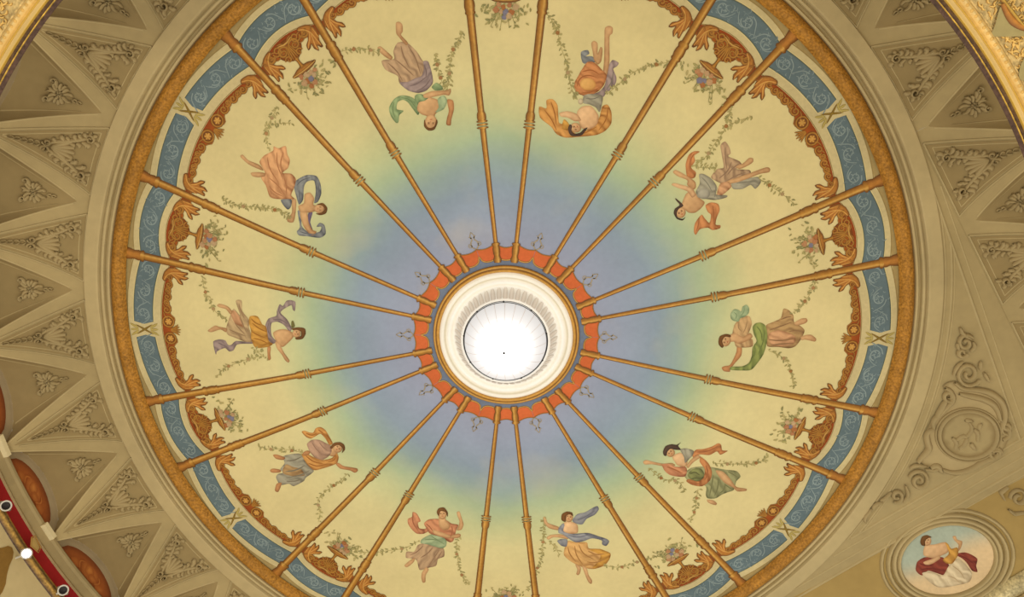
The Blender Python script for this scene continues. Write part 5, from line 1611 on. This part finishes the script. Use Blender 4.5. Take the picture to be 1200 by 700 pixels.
# ---------------------------------------------------------------- leaf garlands
def garland(pts, label, roses=2):
    th = root('leaf_garland', MD(*pts[len(pts) // 2]), label, 'garland', 'painted leaf garlands')
    P = np.array(chaikin(pts, 2, False))
    d = np.r_[0, np.cumsum(np.hypot(*np.diff(P, axis=0).T))]
    L = d[-1]
    X3 = np.array([hit_dome(*p)[:2] for p in P])
    m = MB(); ribbon(m, [tuple(p) for p in X3], .0010, DOME, .0016, 0, LEAF[3], LEAF[1], 3, 0)
    m.build('stem', 'paint', th)
    m = MB(); U = 1 / 475.0
    s = 0.0; side = 1
    while s < L:
        x = np.interp(s, d, X3[:, 0]); y = np.interp(s, d, X3[:, 1])
        x2 = np.interp(min(L, s + 2), d, X3[:, 0]); y2 = np.interp(min(L, s + 2), d, X3[:, 1])
        a = math.atan2(y2 - y, x2 - x) if s + 1 < L else 0
        for q in range(random.choice((1, 2, 2, 3))):
            small_leaf(m, x + random.uniform(-2, 2) * U, y + random.uniform(-2, 2) * U, a + side * random.uniform(.3, 1.6), random.uniform(3.2, 5.2) * U, .0018 + .0002 * q, mix(random.choice(LEAF), LEAF[3], .25))
        side = -side
        s += random.uniform(2.2, 3.6)
    m.build('leaves', 'paint', th, kind='stuff')
    for q in range(roses if L > 30 else 0):
        s = L * (.3 + .4 * q / max(1, roses - 1)) + random.uniform(-4, 4)
        bloom(th, float(np.interp(s, d, X3[:, 0])), float(np.interp(s, d, X3[:, 1])), .0048, mix(BLOOM[(q + int(L)) % 5], LEAF[1], .35), .0028)
GAR = {1: [[(543,38),(530,58),(528,72),(526,92),(524,106)], [(510,65),(513,78),(517,94),(522,104)], [(400,60),(417,57),(435,58),(445,64)]],
 2: [[(637,12),(652,30),(657,55),(665,77),(666,92),(673,113)], [(799,72),(775,74),(750,80),(735,90),(712,110)]],
 3: [[(857,125),(850,152),(844,160),(835,172),(827,185),(814,194)], [(882,137),(862,142),(853,150)], [(889,209),(900,216),(915,226),(932,240)], [(816,196),(828,197),(840,196)]],
 4: [[(957,325),(951,343),(940,357),(930,367)], [(901,411),(915,417),(924,425),(927,437),(930,455)]],
 5: [[(836,543),(850,544),(864,544),(881,544),(893,541),(901,535)], [(818,573),(816,586),(815,597),(809,612)], [(761,549),(769,557),(779,563),(796,563),(803,577)]],
 6: [[(637,607),(637,624),(636,640),(635,654),(629,666),(628,680),(616,692)], [(643,634),(650,641),(656,651)], [(708,663),(720,665),(730,665),(742,660),(768,653)]],
 7: [[(537,629),(534,643),(537,659),(540,673),(549,686)], [(491,634),(479,641),(469,644),(457,645),(436,649),(416,645)]],
 8: [[(408,555),(396,566),(384,574),(371,586),(376,600),(373,612)], [(357,531),(347,529),(330,526),(312,527),(302,522)]],
 9: [[(312,418),(302,418),(290,421),(277,426),(263,431),(254,442)], [(294,408),(307,413)], [(237,325),(240,341),(244,349),(250,363),(259,371),(267,376)]],
 10: [[(262,235),(280,242),(293,242),(308,243),(323,246),(336,251),(340,256)], [(325,125),(317,142),(311,157),(314,172)], [(311,147),(325,145),(341,144)]]}
NTH = ['hanging from the hand of the', 'trailing at the side of the', 'drifting past the', 'short, close to the']
for i, ls in GAR.items():
    for q, pts in enumerate(ls):
        lens = sum(math.dist(a, b) for a, b in zip(pts, pts[1:]))
        garland(pts, 'painted %s leaf garland %s %s' % ('long' if lens > 60 else 'short', ['at one side of the', 'at the other side of the', 'apart from the hands of the', 'tucked under the scarf of the'][q], SHORT[i]), 2 if lens > 40 else 0)
